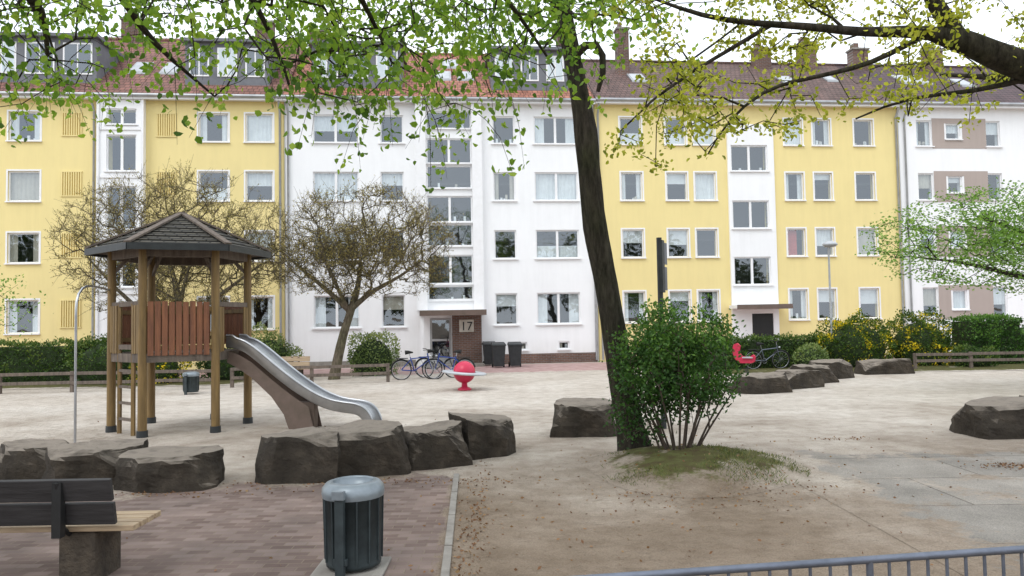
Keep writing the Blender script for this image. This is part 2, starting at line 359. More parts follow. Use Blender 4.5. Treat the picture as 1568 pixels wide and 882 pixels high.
def make_tree(name,seed,polys,attr,tip_r=.004,exp=.45,alpha=.15,step=.3,bow=.1,bark='bark',jit=.06,sides=12,arc=.05):
    """polys: [(points,radii)], first is the trunk; attr: (n,3) twig ends"""
    rng=np.random.default_rng(seed); origin=polys[0][0][0]
    e=empty(name,origin)
    mb=MB(); cap=len(attr)*14+4000
    pos=np.zeros((cap,3)); par=np.full(cap,-1); pl=np.zeros(cap); n=0
    rb=np.zeros(cap)
    for k,(pp,rr) in enumerate(polys):
        P,Rr=densify(pp,rr,.2 if len(pp)>5 else .3)
        mb.path(P,Rr,sides,0,jit=jit,seed=seed+k)
        if k>0: pr=int(np.argmin(np.linalg.norm(pos[:n]-P[0],axis=1)))
        else: pr=-1
        for i,p in enumerate(P):
            pos[n]=p; par[n]=pr; pl[n]=0 if pr<0 else pl[pr]+np.linalg.norm(p-pos[pr]); rb[n]=Rr[i]; pr=n; n+=1
    nb=n
    z0=1.2 if 'shrub' not in name else 0
    usable=np.ones(cap,bool); usable[:nb]=pos[:nb,2]>origin[2]+z0
    dm=np.array([np.min(np.linalg.norm(pos[:nb]-a,axis=1)) for a in attr]); tips=[]
    for ai in np.argsort(dm):
        a=attr[ai]; d=np.linalg.norm(pos[:n]-a,axis=1); cost=np.where(usable[:n],d+alpha*pl[:n],1e9); j=int(np.argmin(cost)); dist=d[j]
        k=max(1,min(12,int(dist/step))); p0=pos[j].copy(); bv=rng.normal(size=3)*dist*bow+np.array([0,0,arc*dist]); pr=j
        for i in range(1,k+1):
            t=i/k; p=p0+(a-p0)*t+bv*math.sin(math.pi*t)+(rng.normal(size=3)*.02*min(1,dist) if i<k else 0)
            pos[n]=p; par[n]=pr; pl[n]=pl[pr]+np.linalg.norm(p-pos[pr]); pr=n; n+=1
        tips.append(n-1)
    w=np.zeros(n); w[tips]=1
    for i in range(n-1,-1,-1):
        if par[i]>=0: w[par[i]]+=w[i]
    r=tip_r*np.maximum(w,1)**exp
    idx=np.arange(nb,n); pa=par[idx]
    rp=np.minimum(np.where(pa<nb,np.minimum(r[idx]*1.25,rb[pa]),r[pa]),r[idx]*1.35)
    V,F=prisms(pos[pa],pos[idx],rp,r[idx],4)
    fastq('branches',V,F,bark,origin=origin,parent=e,smooth=True)
    mb.build('trunk',[bark],origin,e)
    tips=np.array(tips); tdir=nrm(pos[tips]-pos[par[tips]])
    return e,origin,pos[tips],tdir,rng

# ------------------------------------------------------------------ world, sun, camera
w=bpy.data.worlds.new('World'); scene.world=w; w.use_nodes=True; nt=w.node_tree
bg=nt.nodes['Background']; sky=nt.nodes.new('ShaderNodeTexSky'); sky.sky_type='NISHITA'; sky.sun_disc=False
sky.sun_elevation=R(52); sky.sun_rotation=R(215)
tc=nt.nodes.new('ShaderNodeTexCoord')
nz=nt.nodes.new('ShaderNodeTexNoise'); nz.inputs['Scale'].default_value=2.2; nz.inputs['Detail'].default_value=4
nt.links.new(tc.outputs['Generated'],nz.inputs['Vector'])
rc=nt.nodes.new('ShaderNodeValToRGB'); rc.color_ramp.elements[0].position=.3; rc.color_ramp.elements[0].color=(.82,.89,.99,1); rc.color_ramp.elements[1].position=.7; rc.color_ramp.elements[1].color=(.94,.975,1,1)
nt.links.new(nz.outputs['Fac'],rc.inputs[0])
sc_=nt.nodes.new('ShaderNodeVectorMath'); sc_.operation='SCALE'; sc_.inputs['Scale'].default_value=14.3; nt.links.new(rc.outputs[0],sc_.inputs[0])
mx=nt.nodes.new('ShaderNodeMix'); mx.data_type='RGBA'; mx.inputs['Factor'].default_value=.88
nt.links.new(sky.outputs[0],mx.inputs[6]); nt.links.new(sc_.outputs[0],mx.inputs[7]); nt.links.new(mx.outputs[2],bg.inputs['Color'])
bg.inputs['Strength'].default_value=.13
sl=bpy.data.lights.new('sun','SUN'); sl.energy=1.1; sl.angle=R(25); sl.color=(1,.975,.94)
so=bpy.data.objects.new('sun',sl); scene.collection.objects.link(so)
az=R(215); el=R(52)
sd=Vector((math.sin(az)*math.cos(el),math.cos(az)*math.cos(el),math.sin(el)))
so.rotation_euler=sd.to_track_quat('Z','Y').to_euler(); so.location=(0,0,30)
cam=bpy.data.cameras.new('camera'); co=bpy.data.objects.new('camera',cam); scene.collection.objects.link(co)
cam.sensor_width=36; cam.lens=26.17; cam.clip_end=2000; cam.clip_start=.05
co.matrix_world=Matrix.Translation((0,0,2.0))@Matrix.Rotation(R(92.46),4,'X')@Matrix.Rotation(R(-1),4,'Z')
scene.camera=co

# ------------------------------------------------------------------ ground
g=MB(); S=600; n=12
for i in range(n):
    for j in range(n):
        x0=-S+2*S*i/n;x1=-S+2*S*(i+1)/n;y0=-S+2*S*j/n;y1=-S+2*S*(j+1)/n
        g.add([(x0,y0,0),(x1,y0,0),(x1,y1,0),(x0,y1,0)],[(0,1,2,3)])
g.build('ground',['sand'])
def patch(name,c,mat,nx=24,ny=24,z=.004,fade=.6,borders=(1,1,1,1)):
    """c = 4 corners (near-left, near-right, far-right, far-left)"""
    c=[np.array(p,float) for p in c]; V=[];E=[]
    wx=np.linalg.norm(c[1]-c[0]); wy=np.linalg.norm(c[3]-c[0])
    for j in range(ny+1):
        for i in range(nx+1):
            u=i/nx;v=j/ny; p=(c[0]*(1-u)+c[1]*u)*(1-v)+(c[3]*(1-u)+c[2]*u)*v
            V.append((p[0],p[1],z))
            d=[u*wx/borders[0] if borders[0] else 9,(1-u)*wx/borders[1] if borders[1] else 9,v*wy/borders[2] if borders[2] else 9,(1-v)*wy/borders[3] if borders[3] else 9]
            E.append(min(1,min(d)/fade))
    F=[(j*(nx+1)+i,j*(nx+1)+i+1,(j+1)*(nx+1)+i+1,(j+1)*(nx+1)+i) for j in range(ny) for i in range(nx)]
    me=bpy.data.meshes.new(name); me.from_pydata(V,[],F); a=me.attributes.new('edge','FLOAT','POINT'); a.data.foreach_set('value',E)
    me.materials.append(mat); ob=bpy.data.objects.new(name,me); scene.collection.objects.link(ob); return ob
mbrick=patch_mat('brick_paving','brick',.16); mslab=patch_mat('slab_paving','slab',.62); mred=patch_mat('red_paving','red',.15); mgrass=patch_mat('grass_soil','grass',.45)
patch('brick_path',[(-9,1.5),(-.35,1.5),(-.78,10.2),(-9,8.5)],mbrick,60,40,fade=.8,borders=(0,.3,0,1.3))
patch('paved_path',[(3.45,1.5),(13,1.5),(13,11.5),(3.3,11.8)],mslab,40,40,fade=1.6,borders=(.6,0,0,1))
patch('street_pavement',[(-40,26.2),(40,30.2),(40,37.5),(-40,29.5)],mred,60,12,fade=.8,borders=(0,0,1,0))
patch('grass_strip',[(-40,23.6),(-9,24.8),(-9,27.5),(-40,26.0)],mgrass,40,8,z=.012,fade=.5)
patch('grass_strip',[(5,25.5),(40,24.5),(40,30.5),(5,29.5)],mgrass,40,8,z=.012,fade=.5)
# kerb stones along the brick path
kb=MB(); kr=random.Random(3)
for i in range(8):
    t0=i/8;t1=(i+1)/8-.004
    a_=Vector((-.335-.43*t0,1.5+8.3*t0,.008));b_=Vector((-.335-.43*t1,1.5+8.3*t1,.008)); kb.beam(a_,b_,.07,.03,0)
kb.build('path_edging',['concrete'],(-.4,1.5,0),bevel=.006)
def mound():
    mb=[];E=[];F=[];nr,na=14,48
    for i in range(nr+1):
        for j in range(na):
            r=1.5*i/nr; a=2*math.pi*j/na; rr=r*(1+.1*math.sin(3*a+1))
            p=(2.35+rr*math.cos(a),9.9+rr*math.sin(a)); d=r/1.5
            mb.append((p[0],p[1],.26*(1-d*d)**1.3+.05*noise.noise(Vector((p[0]*3,p[1]*3,0)))*(1-d)+.003)); E.append(min(1,(1-d)*1.8))
    for i in range(nr):
        for j in range(na): F.append((i*na+j,i*na+(j+1)%na,(i+1)*na+(j+1)%na,(i+1)*na+j)[::-1])
    me=bpy.data.meshes.new('grass_mound'); me.from_pydata(mb,[],F); a=me.attributes.new('edge','FLOAT','POINT'); a.data.foreach_set('value',E)
    for p in me.polygons: p.use_smooth=True
    me.materials.append(patch_mat('mound_grass','grass',.5)); ob=bpy.data.objects.new('grass_mound',me); scene.collection.objects.link(ob)
    rng=np.random.default_rng(4); n=7500
    r=1.42*np.sqrt(rng.random(n)); a=rng.random(n)*6.283
    dn=np.array([noise.noise(Vector((x*1.7,y*1.7,3))) for x,y in zip(r*np.cos(a),r*np.sin(a))])
    keep=(dn+.25*np.sin(a+2.4)+.25*np.cos(2*a)*(r/1.5))>.0+.3*rng.random(n)
    r=r[keep];a=a[keep];n=len(r); d=r/1.5
    P=np.stack([2.35+r*np.cos(a),9.9+r*np.sin(a),.25*(1-d*d)**1.3],1)
    D=rng.normal(size=(n,3))*.6; D[:,2]=.8
    V,Fq,T=leaves(rng,P,D,rng.uniform(.03,.09,n),rng.uniform(.005,.01,n),rng.random(n),True)
    o=fastq('grass_tufts',V,Fq,'grassb',T); o.parent=ob
mound()

# ------------------------------------------------------------------ apartment buildings
FA=R(5.7); F0=Vector((0,34,0))
ROWS=[(10.12,11.4),(7.48,8.8),(4.8,6.12),(1.78,3.22)]
brng=random.Random(11)
class House:
    def __init__(s,name,s0,s1,wall,roof,eave=12.05,ridge=15.9):
        s.s0,s.s1=s0,s1; s.e=empty(name,F0+Vector((math.cos(FA)*s0,math.sin(FA)*s0,0)),FA)
        s.wallm=wall; s.roofm=roof; s.holes=[]; s.wall=MB(); s.fr=MB(); s.gl=MB(); s.cu=MB(); s.tr=MB(); s.eave=eave; s.ridge=ridge; s.misc=MB()
    def window(s,x0,x1,z0,z1,panes=1,y=0,trim=True,cur=None,dep=.13):
        s.holes.append((x0,x1,z0,z1,y))
        f=.06
        a,b=y+dep-.06,y+dep
        for (p,q,r,t) in ((x0,x1,z0,z0+f),(x0,x1,z1-f,z1),(x0,x0+f,z0+f,z1-f),(x1-f,x1,z0+f,z1-f)): s.fr.b(p,q,a,b,r,t)
        for k in range(1,panes):
            xm=x0+(x1-x0)*k/panes; s.fr.b(xm-.055,xm+.055,a-.004,b,z0+f,z1-f)
        s.gl.add([(x0+f,b-.025,z0+f),(x1-f,b-.025,z0+f),(x1-f,b-.025,z1-f),(x0+f,b-.025,z1-f)],[(0,1,2,3)])
        if trim:
            t=.07; o=y-.014
            for (p,q,r,u) in ((x0-t,x1+t,z1,z1+t),(x0-t,x0,z0,z1),(x1,x1+t,z0,z1)): s.tr.b(p,q,o,y+.01,r,u)
        s.tr.b(x0-.08,x1+.08,y-.09,y+.04,z0-.05,z0-.002)
        c=cur if cur is not None else brng.choice(['full','full','sides','sides','none','half','blind','sides','cafe','half'])
        yc=b+.07; mi=0 if brng.random()<.75 else 2
        def sheet(p,q,r,t,amp=.022,mi=mi):
            k=max(6,int((q-p)/.045)); vs=[];fs=[]
            for i in range(k+1):
                xx=p+(q-p)*i/k; yy=yc+amp*math.sin(i*1.6+p)+amp*.5*brng.uniform(-1,1); vs+= [(xx,yy,r),(xx,yy,t)]
            for i in range(k): fs.append((2*i,2*i+2,2*i+3,2*i+1))
            s.cu.add(vs,fs,mi,True)
        W=x1-x0;H=z1-z0
        if c=='full': sheet(x0,x1,z0,z1)
        elif c=='half': sheet(x0,x1,z0+H*brng.uniform(.35,.6),z1)
        elif c=='cafe': sheet(x0,x1,z0,z0+H*.45)
        elif c=='sides': sheet(x0,x0+W*.25,z0,z1); sheet(x1-W*.25,x1,z0,z1)
        elif c=='blind': s.cu.b(x0,x1,yc-.01,yc,z0+H*brng.uniform(.4,.8),z1,0)
        elif c=='red': sheet(x0,x0+W*.6,z0,z1,mi=1)
        if brng.random()<.45 and c in('none','sides'):
            for _ in range(3):
                xx=x0+W*brng.uniform(.15,.85); s.cu.b(xx-.05,xx+.05,yc-.03,yc+.04,z0,z0+brng.uniform(.12,.3),brng.choice([0,2]))
    def wallsheet(s,x0,x1,z0,z1,y=0,mb=None,mi=0,dep=.13):
        hs=[h for h in s.holes if abs(h[4]-y)<1e-6 and h[0]>=x0-1e-6 and h[1]<=x1+1e-6 and h[2]>=z0-1e-6 and h[3]<=z1+1e-6]; mb=mb or s.wall
        xs=sorted(set([x0,x1]+[h[0] for h in hs]+[h[1] for h in hs])); zs=sorted(set([z0,z1]+[h[2] for h in hs]+[h[3] for h in hs]))
        for i in range(len(xs)-1):
            for j in range(len(zs)-1):
                cx=(xs[i]+xs[i+1])/2;cz=(zs[j]+zs[j+1])/2
                if any(h[0]<cx<h[1] and h[2]<cz<h[3] for h in hs): continue
                mb.add([(xs[i],y,zs[j]),(xs[i+1],y,zs[j]),(xs[i+1],y,zs[j+1]),(xs[i],y,zs[j+1])],[(0,1,2,3)],mi)
        for h in hs:
            a,b,c,d,_=h; e=y+dep+.25
            mb.add([(a,y,c),(a,e,c),(a,e,d),(a,y,d)],[(0,1,2,3)],mi); mb.add([(b,y,c),(b,e,c),(b,e,d),(b,y,d)],[(3,2,1,0)],mi)
            mb.add([(a,y,c),(b,y,c),(b,e,c),(a,e,c)],[(0,1,2,3)],mi); mb.add([(a,y,d),(b,y,d),(b,e,d),(a,e,d)],[(3,2,1,0)],mi)
    def finish(s,depth=11):
        s.wallsheet(s.s0,s.s1,0,s.eave)
        s.wall.b(s.s0+.002,s.s0+.05,.0,depth,0,s.eave); s.wall.b(s.s1-.05,s.s1-.002,.0,depth,0,s.eave); s.wall.b(s.s0,s.s1,depth,depth+.1,0,s.eave)
        s.misc.add([(s.s0+.1,1.3,0),(s.s1-.1,1.3,0),(s.s1-.1,1.3,s.eave),(s.s0+.1,1.3,s.eave)],[(0,1,2,3)],0)
        for k in range(1,4): z=k*2.66+.4; s.misc.b(s.s0+.1,s.s1-.1,.4,1.3,z-.1,z,0)
        r=MB(); ym=depth/2; ov=.45; a,b=s.s0,s.s1
        z0=s.eave+.05
        sl=(s.ridge-s.eave)/ym
        r.add([(a,-ov,z0-ov*sl+.3),(b,-ov,z0-ov*sl+.3),(b,ym,s.ridge+.3),(a,ym,s.ridge+.3)],[(0,1,2,3)])
        r.add([(a,depth+ov,z0-ov*sl+.3),(b,depth+ov,z0-ov*sl+.3),(b,ym,s.ridge+.3),(a,ym,s.ridge+.3)],[(3,2,1,0)])
        for x in (a,b): r.add([(x,-ov,z0-ov*sl+.3),(x,ym,s.ridge+.3),(x,depth+ov,z0-ov*sl+.3)],[(0,1,2)])
        r.path([(a,ym,s.ridge+.3),(b,ym,s.ridge+.3)],.12,8)
        r.build('roof',[s.roofm],(s.s0,0,0),s.e)
        t=MB(); t.b(a+.01,b-.01,-ov+.06,-.003,s.eave-.1,s.eave,0); t.b(a+.01,b-.01,-ov+.02,-ov+.06,s.eave-.16,s.eave+.02,0)
        t.path([(a,-ov-.04,s.eave+.0),(b,-ov-.04,s.eave+.0)],.075,10,1)
        t.build('eaves_gutter',['trim','zinc'],(s.s0,0,0),s.e)
        s.wall.build('walls',[s.wallm,'white','taupe'],(s.s0,0,0),s.e); s.fr.build('window_frames',['trim'],(s.s0,0,0),s.e)
        s.gl.build('window_glass',['glass'],(s.s0,0,0),s.e); s.cu.build('curtains',['curtain','redcurtain','beigecurtain'],(s.s0,0,0),s.e)
        s.tr.build('sills_trim',['trim'],(s.s0,0,0),s.e)
        s.misc.build('rooms',['room'],(s.s0,0,0),s.e)
    def dormer(s,x0,x1,z0=12.45,z1=14.7,nw=2,y=.6,clad='slate'):
        mb=MB()
        mb.b(x0,x1,y,5.2,z0,z1,0)
        mb.b(x0-.15,x1+.15,y-.25,5.3,z1,z1+.14,1)
        gl=MB(); W=(x1-x0)/nw
        for k in range(nw):
            a=x0+W*k+.18;b=x0+W*(k+1)-.18; c=z0+.75;d=z1-.22
            mb.b(a,b,y-.03,y-.002,c,d,2)
            m_=(a+b)/2
            for p,q in ((a+.07,m_-.03),(m_+.03,b-.07)):
                gl.add([(p,y-.04,c+.07),(q,y-.04,c+.07),(q,y-.04,d-.07),(p,y-.04,d-.07)],[(0,1,2,3)],0)
                mb.b(p,q,y-.035,y-.031,c+.07,d-.07,3 if brng.random()<.6 else 4)
        mb.build('dormer',[clad,'slate','trim','room','curtain'],(s.s0,0,0),s.e); gl.build('dormer_glass',['glass'],(s.s0,0,0),s.e)
    def skylight(s,x,y,w=.8,l=1.1):
        sl=(s.ridge-s.eave)/5.5; mb=MB(); z=s.eave+.05+y*sl+.3
        for (a,b,off,mi) in ((0,0,.06,0),(.09,.09,.075,1)):
            p=[(x+a,y+b,z+b*sl+off),(x+w-a,y+b,z+b*sl+off),(x+w-a,y+l-b,z+(l-b)*sl+off),(x+a,y+l-b,z+(l-b)*sl+off)]
            q=[(v[0],v[1],v[2]-.1) for v in p]
            mb.add(p+q,[(0,1,2,3),(0,4,5,1),(1,5,6,2),(2,6,7,3),(3,7,4,0)],mi)
        mb.build('skylight',['zinc','disc'],(s.s0,0,0),s.e)
    def chimney(s,x,y,w=.7,d=.6,top=None):
        top=top or s.ridge+1.5
        mb=MB(); mb.b(x,x+w,y,y+d,s.eave+.5,top,0); mb.b(x-.06,x+w+.06,y-.06,y+d+.06,top,top+.1,1)
        mb.b(x+.12,x+w*.45,y+.1,y+d-.1,top+.1,top+.4,0); mb.build('chimney',['brick','concrete'],(s.s0,0,0),s.e)
    def downpipe(s,x):
        mb=MB(); mb.path([(x,-.4,s.eave-.05),(x,-.3,s.eave-.3),(x,-.08,s.eave-.6),(x,-.08,.1)],.05,8)
        mb.build('downpipe',['zinc'],(s.s0,0,0),s.e)

# yellow building on the left
A=House('yellow_apartment_building',-32,-10.12,'yellow','roof_left',12.05,16.4)
for z0,z1 in ROWS:
    for x0,x1 in ((-31,-29.7),(-28.2,-26.9),(-24.2,-22.9),(-21.75,-20.45),(-13.83,-12.55),(-11.81,-10.62)): A.window(x0,x1,z0,z1,1)
    for x0,x1 in ((-19.53,-18.75),(-15.57,-14.8)):
        zz0,zz1=z0+.25,z1-.05
        sl=MB(); n_=9
        for k in range(n_):
            xx=x0+(x1-x0)*k/(n_-1); sl.b(xx-.024,xx+.024,-.05,-.004,zz0,zz1,0)
        sl.b(x0-.05,x1+.05,-.045,-.01,zz0-.05,zz0,0); sl.b(x0-.05,x1+.05,-.045,-.01,zz1,zz1+.05,0)
        sl.b(x0-.02,x1+.02,-.0035,-.0015,zz0,zz1,1)
        sl.build('slatted_screen',['yellow','ochre'],(A.s0,0,0),A.e)
ys=-.28
for z0,z1,p in ((10.8,11.5,2),(8.75,10.35,2),(6.2,8.1,2),(3.7,5.5,2)): A.window(-17.6,-16.35,z0,z1,p,ys,trim=False,cur='none')
A.wallsheet(-17.95,-16.06,0,11.95,ys,mi=1)
A.wall.b(-17.95,-17.9,ys+.001,-.001,0,11.95,1); A.wall.b(-16.11,-16.06,ys+.001,-.001,0,11.95,1)
for z0,z1 in ((10.8,11.5),(8.75,10.35),(6.2,8.1),(3.7,5.5)): A.holes.append((-17.6,-16.35,z0,z1,0))
for xx in (-17.98,-16.13): A.tr.b(xx,xx+.1,ys-.08,ys-.002,.1,11.9)
for zz in (10.55,8.45,5.9,3.4): A.tr.b(-17.85,-16.15,ys-.05,ys-.003,zz,zz+.14)
A.finish()
A.dormer(-24.8,-18.4,12.5,14.9,4); A.dormer(-14.6,-10.9,12.5,14.8,3)
A.skylight(-17.5,1.6); A.skylight(-16.1,1.6)
for x in (-27,-19.2,-12.6): A.chimney(x,5.1,.9,.6,17.6)
A.downpipe(-18.2); A.downpipe(-10.3)

# white building number 17
B=House('white_apartment_building',-10.12,3.97,'white','roof_red',12.05,15.9)
for z0,z1 in ROWS:
    B.window(-8.88,-6.87,z0,z1,2,trim=False); B.window(-5.89,-4.85,z0,z1,1,trim=False)
    B.window(-.78,.24,z0,z1,1,trim=False); B.window(1.14,3.15,z0,z1,2,trim=False)
for x0 in (.15,2.1): B.window(x0,x0+.5,.62,.98,1,trim=False,cur='none')
for z0,z1 in ((10.8,11.6),(9.2,10.35),(8.05,9.1),(6.5,7.7),(5.4,6.42),(3.68,5.0),(2.95,3.6)):
    B.window(-3.82,-1.76,z0,z1,2 if z1-z0>1.1 else 1,trim=False,cur='none')
for xx in (-4.3,-1.76): B.tr.b(xx,xx+.46,-.32,-.002,2.5,11.9)
B.holes.append((-3.75,-2.8,.12,2.15,0))
B.finish()
pl=MB(); pl.b(-.9,3.9,-.04,-.003,.02,.45,0); pl.b(-10.0,-4.4,-.04,-.003,.02,.3,1); pl.build('plinth',['brick','concrete'],(B.s0,0,0),B.e)
en=MB()
en.b(-4.15,-1.3,-1.5,-.003,2.28,2.44,0); en.b(-4.17,-1.28,-1.53,-1.5,2.24,2.48,1)
en.b(-4.15,-4.0,-1.4,-1.25,0,2.28,2)
en.b(-2.75,-1.45,-.55,-.004,0,2.28,3)
en.b(-4.1,-1.4,-1.5,-.004,0,.12,4)
for a,b,c,d in ((-3.75,-3.66,.12,2.15),(-2.89,-2.8,.12,2.15),(-3.66,-2.89,2.05,2.15),(-3.66,-2.89,.12,.35),(-3.66,-2.89,1.1,1.2)): en.b(a,b,.06,.12,c,d,5)
en.b(-3.0,-2.96,.02,.06,1.0,1.3,6)
en.b(-2.45,-1.8,-.6,-.553,1.5,2.05,7)
en.build('entrance',['white','canopyc','trim','brick','concrete','door','black','beigecurtain'],(B.s0,0,0),B.e)
eg=MB(); eg.add([(-3.66,.09,.35),(-2.89,.09,.35),(-2.89,.09,2.05),(-3.66,.09,2.05)],[(0,1,2,3)]); eg.build('door_glass',['glass'],(B.s0,0,0),B.e)
tx=bpy.data.curves.new('house_number','FONT'); tx.body='17'; tx.size=.55; tx.extrude=.008; tx.align_x='CENTER'; tx.materials.append(M['black'])
to=bpy.data.objects.new('house_number',tx); scene.collection.objects.link(to); to.parent=B.e; to.location=(-2.12-B.s0,-.612,1.58); to.rotation_euler=(R(90),0,0)
B.dormer(-9.0,-4.9,12.5,14.8,3); B.dormer(-.75,2.9,12.5,14.7,3)
B.skylight(-3.4,1.7); B.skylight(-2.3,1.7); B.skylight(-3.0,3.4)
for x in (-9.9,3.2): B.chimney(x,5.1,.8,.6,17.2)
B.downpipe(-9.95); B.downpipe(3.85)

# yellow building on the right
C=House('yellow_apartment_building',3.97,19.0,'yellow','roof_brown',12.1,15.7)
for i,(z0,z1) in enumerate(ROWS):
    for k,(x0,x1) in enumerate(((5.2,6.22),(7.38,8.38),(8.75,9.77),(13.22,14.12),(14.65,15.55),(16.75,17.72))):
        C.window(x0,x1,z0,z1,1,cur='red' if (i==2 and k==3) else None)
ys=-.12
for z0,z1 in ((8.85,10.1),(6.12,7.45),(3.45,4.78)): C.window(10.5,12.3,z0,z1,2,ys,trim=False,cur='none')
C.holes.append((11.3,12.35,.1,2.1,ys))
C.wallsheet(10.35,12.62,0,11.05,ys,mi=1)
C.wall.b(10.35,10.4,ys+.001,-.001,0,11.05,1); C.wall.b(12.57,12.62,ys+.001,-.001,0,11.05,1); C.wall.b(10.35,12.62,ys,-.001,11.05,11.1,1)
for z0,z1 in ((8.85,10.1),(6.12,7.45),(3.45,4.78)): C.holes.append((10.5,12.3,z0,z1,0))
C.finish()
rw=MB(); rw.path([(10.85+.2*math.cos(a),-.13,11.37+.2*math.sin(a)) for a in np.linspace(0,6.283,25)[:-1]],.035,6,0,closed=True)
rw.sphere((10.85,-.02,11.37),.19,16,1,(1,.3,1))
rw.b(10.2,12.8,-1.1,ys-.004,2.35,2.5,0); rw.b(10.18,12.82,-1.13,-1.1,2.3,2.52,2)
rw.b(11.3,12.35,-.05,-.01,.1,2.1,3)
rw.build('entrance_canopy',['trim','room','canopyc','black'],(C.s0,0,0),C.e)
for x in (6.4,14.3): C.skylight(x,2.0)
C.skylight(9.6,3.2,.6,.8); C.skylight(16.9,2.5,.6,.8)
for x,y,t in ((6.0,3.2,16.9),(14.0,4.6,16.5),(16.6,4.6,16.9)): C.chimney(x,y,.6 if x<7 else .9,.6,t)
C.downpipe(4.15); C.downpipe(18.85)

# white and taupe building on the far right
D=House('white_taupe_apartment_building',19.0,40,'white','roof_dark',12.1,15.7)
for z0,z1 in ROWS:
    for b0 in (0,8.2,14.5):
        D.window(19.95+b0,20.75+b0,z0,z1,1,trim=False); D.window(21.5+b0,22.25+b0,z0+.35,z1-.15,1,trim=False); D.window(23.6+b0,24.35+b0,z0,z1,1,trim=False)
        for a,b,c,d in ((20.77,21.40,z0-.1,z1+.1),(22.35,23.59,z0-.1,z1+.1),(21.40,22.35,z1-.14,z1+.1),(21.40,22.35,z0-.1,z0+.28)):
            D.wall.b(a+b0,b+b0,-.02,-.002,c,d,2)
D.finish()
D.skylight(21.0,2.3,1.6,1.3); D.skylight(24,2.0)
for x in (19.6,24.0): D.chimney(x,4.6,.9,.6,16.6)
D.downpipe(19.3)

# ------------------------------------------------------------------ rocks
def rock(cx,cy,w,d,h,rz=0,seed=0):
    bm=bmesh.new(); bmesh.ops.create_cube(bm,size=1)
    bmesh.ops.subdivide_edges(bm,edges=bm.edges[:],cuts=7,use_grid_fill=True)
    rr=random.Random(seed)
    cuts=[(Vector((rr.choice([-1,1])*rr.uniform(.6,1),rr.choice([-1,1])*rr.uniform(.4,1),rr.uniform(-.1,.45))).normalized(),rr.uniform(.5,.62)) for _ in range(5)]
    cuts.append((Vector((rr.uniform(-.5,.5),-1,1.0)).normalized(),rr.uniform(.58,.66)))
    tilt=(rr.uniform(-.09,.09),rr.uniform(-.05,.05))
    for v in bm.verts:
        p=v.co.copy()
        for nn,dd in cuts:
            k=p.dot(nn)-dd
            if k>0: p-=nn*k
        s=1+.08*(.5-(p.z+.5))
        p=Vector((p.x*w*s,p.y*d*s,(p.z+.5)*h+(p.x*tilt[0]+p.y*tilt[1])*(p.z+.5)))
        q=Vector((p.x*1.7+seed*3.1,p.y*1.7,p.z*1.7))
        nv=noise.noise_vector(q)*.085+noise.noise_vector(q*3.5)*.035+noise.noise_vector(q*8)*.014
        if v.co.z<-.45: nv.z=0; p.z=-.06
        else: nv.z*=.55
        v.co=p+nv
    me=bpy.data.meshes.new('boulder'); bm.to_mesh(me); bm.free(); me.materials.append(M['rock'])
    o=bpy.data.objects.new('boulder',me); o.location=(cx,cy,0); o.rotation_euler=(0,0,rz); scene.collection.objects.link(o); return o
for i,(x,y,w_,d,h,rz) in enumerate([
    (-2.83,9.85,1.0,.9,.58,.12),(-1.98,10.15,.95,.9,.60,.2),(-1.2,10.6,.95,.8,.50,.35),(-.48,11.35,.88,.85,.54,.45),
    (-4.3,9.45,1.2,.85,.42,.05),(-5.5,9.85,1.1,.9,.45,.3),(-6.6,10.4,1.0,.9,.40,.1),
    (1.22,13.1,1.1,.9,.54,-.1),
    (6.5,19.7,1.5,1.0,.46,.35),(7.75,20.8,1.3,1.0,.48,.5),(8.8,22.2,1.2,1.0,.50,.4),(9.9,23.6,1.2,1.0,.54,.5),(12.3,25,1.6,.9,.46,.1),
    (8.1,12.3,1.5,1.0,.54,.1),(9.6,12.9,1.3,.9,.5,.2)]):
    rock(x,y,w_,d,h,rz,i+3)

# ------------------------------------------------------------------ play tower with slide
tc0=(-6.55,14.75); Rp=1.23; e=empty('playground_tower',(tc0[0],tc0[1],0)); O=(tc0[0],tc0[1],0)
pa=[R(-98+60*i) for i in range(6)]
PP=[Vector((tc0[0]+Rp*math.cos(a),tc0[1]+Rp*math.sin(a),0)) for a in pa]
po=MB()
for i,p in enumerate(PP):
    po.path([(p.x,p.y,-.05),(p.x,p.y,1.2),(p.x,p.y,2.4),(p.x,p.y,3.5)],[.08,.078,.076,.074],10,0)
    po.cyl((p.x,p.y,0),(p.x,p.y,.12),.1,.095,10,1)
po.build('posts',['wood','dark'],O,e)
dk=MB()
def ringpoly(r,z): return [(tc0[0]+r*math.cos(a),tc0[1]+r*math.sin(a),z) for a in pa]
top=ringpoly(1.2,1.5);bot=ringpoly(1.2,1.4)
dk.add(top+bot,[(0,1,2,3,4,5),(11,10,9,8,7,6)]+[(i,i+6,(i+1)%6+6,(i+1)%6) for i in range(6)],0)
for i in range(6):
    p,q=PP[i],PP[(i+1)%6]
    dk.beam((p.x,p.y,1.42),(q.x,q.y,1.42),.07,.16,0)
    dk.beam((p.x,p.y,3.36),(q.x,q.y,3.36),.07,.16,0)
dk.build('deck_and_beams',['greywood'],O,e,)
pn=MB(); prn=random.Random(5)
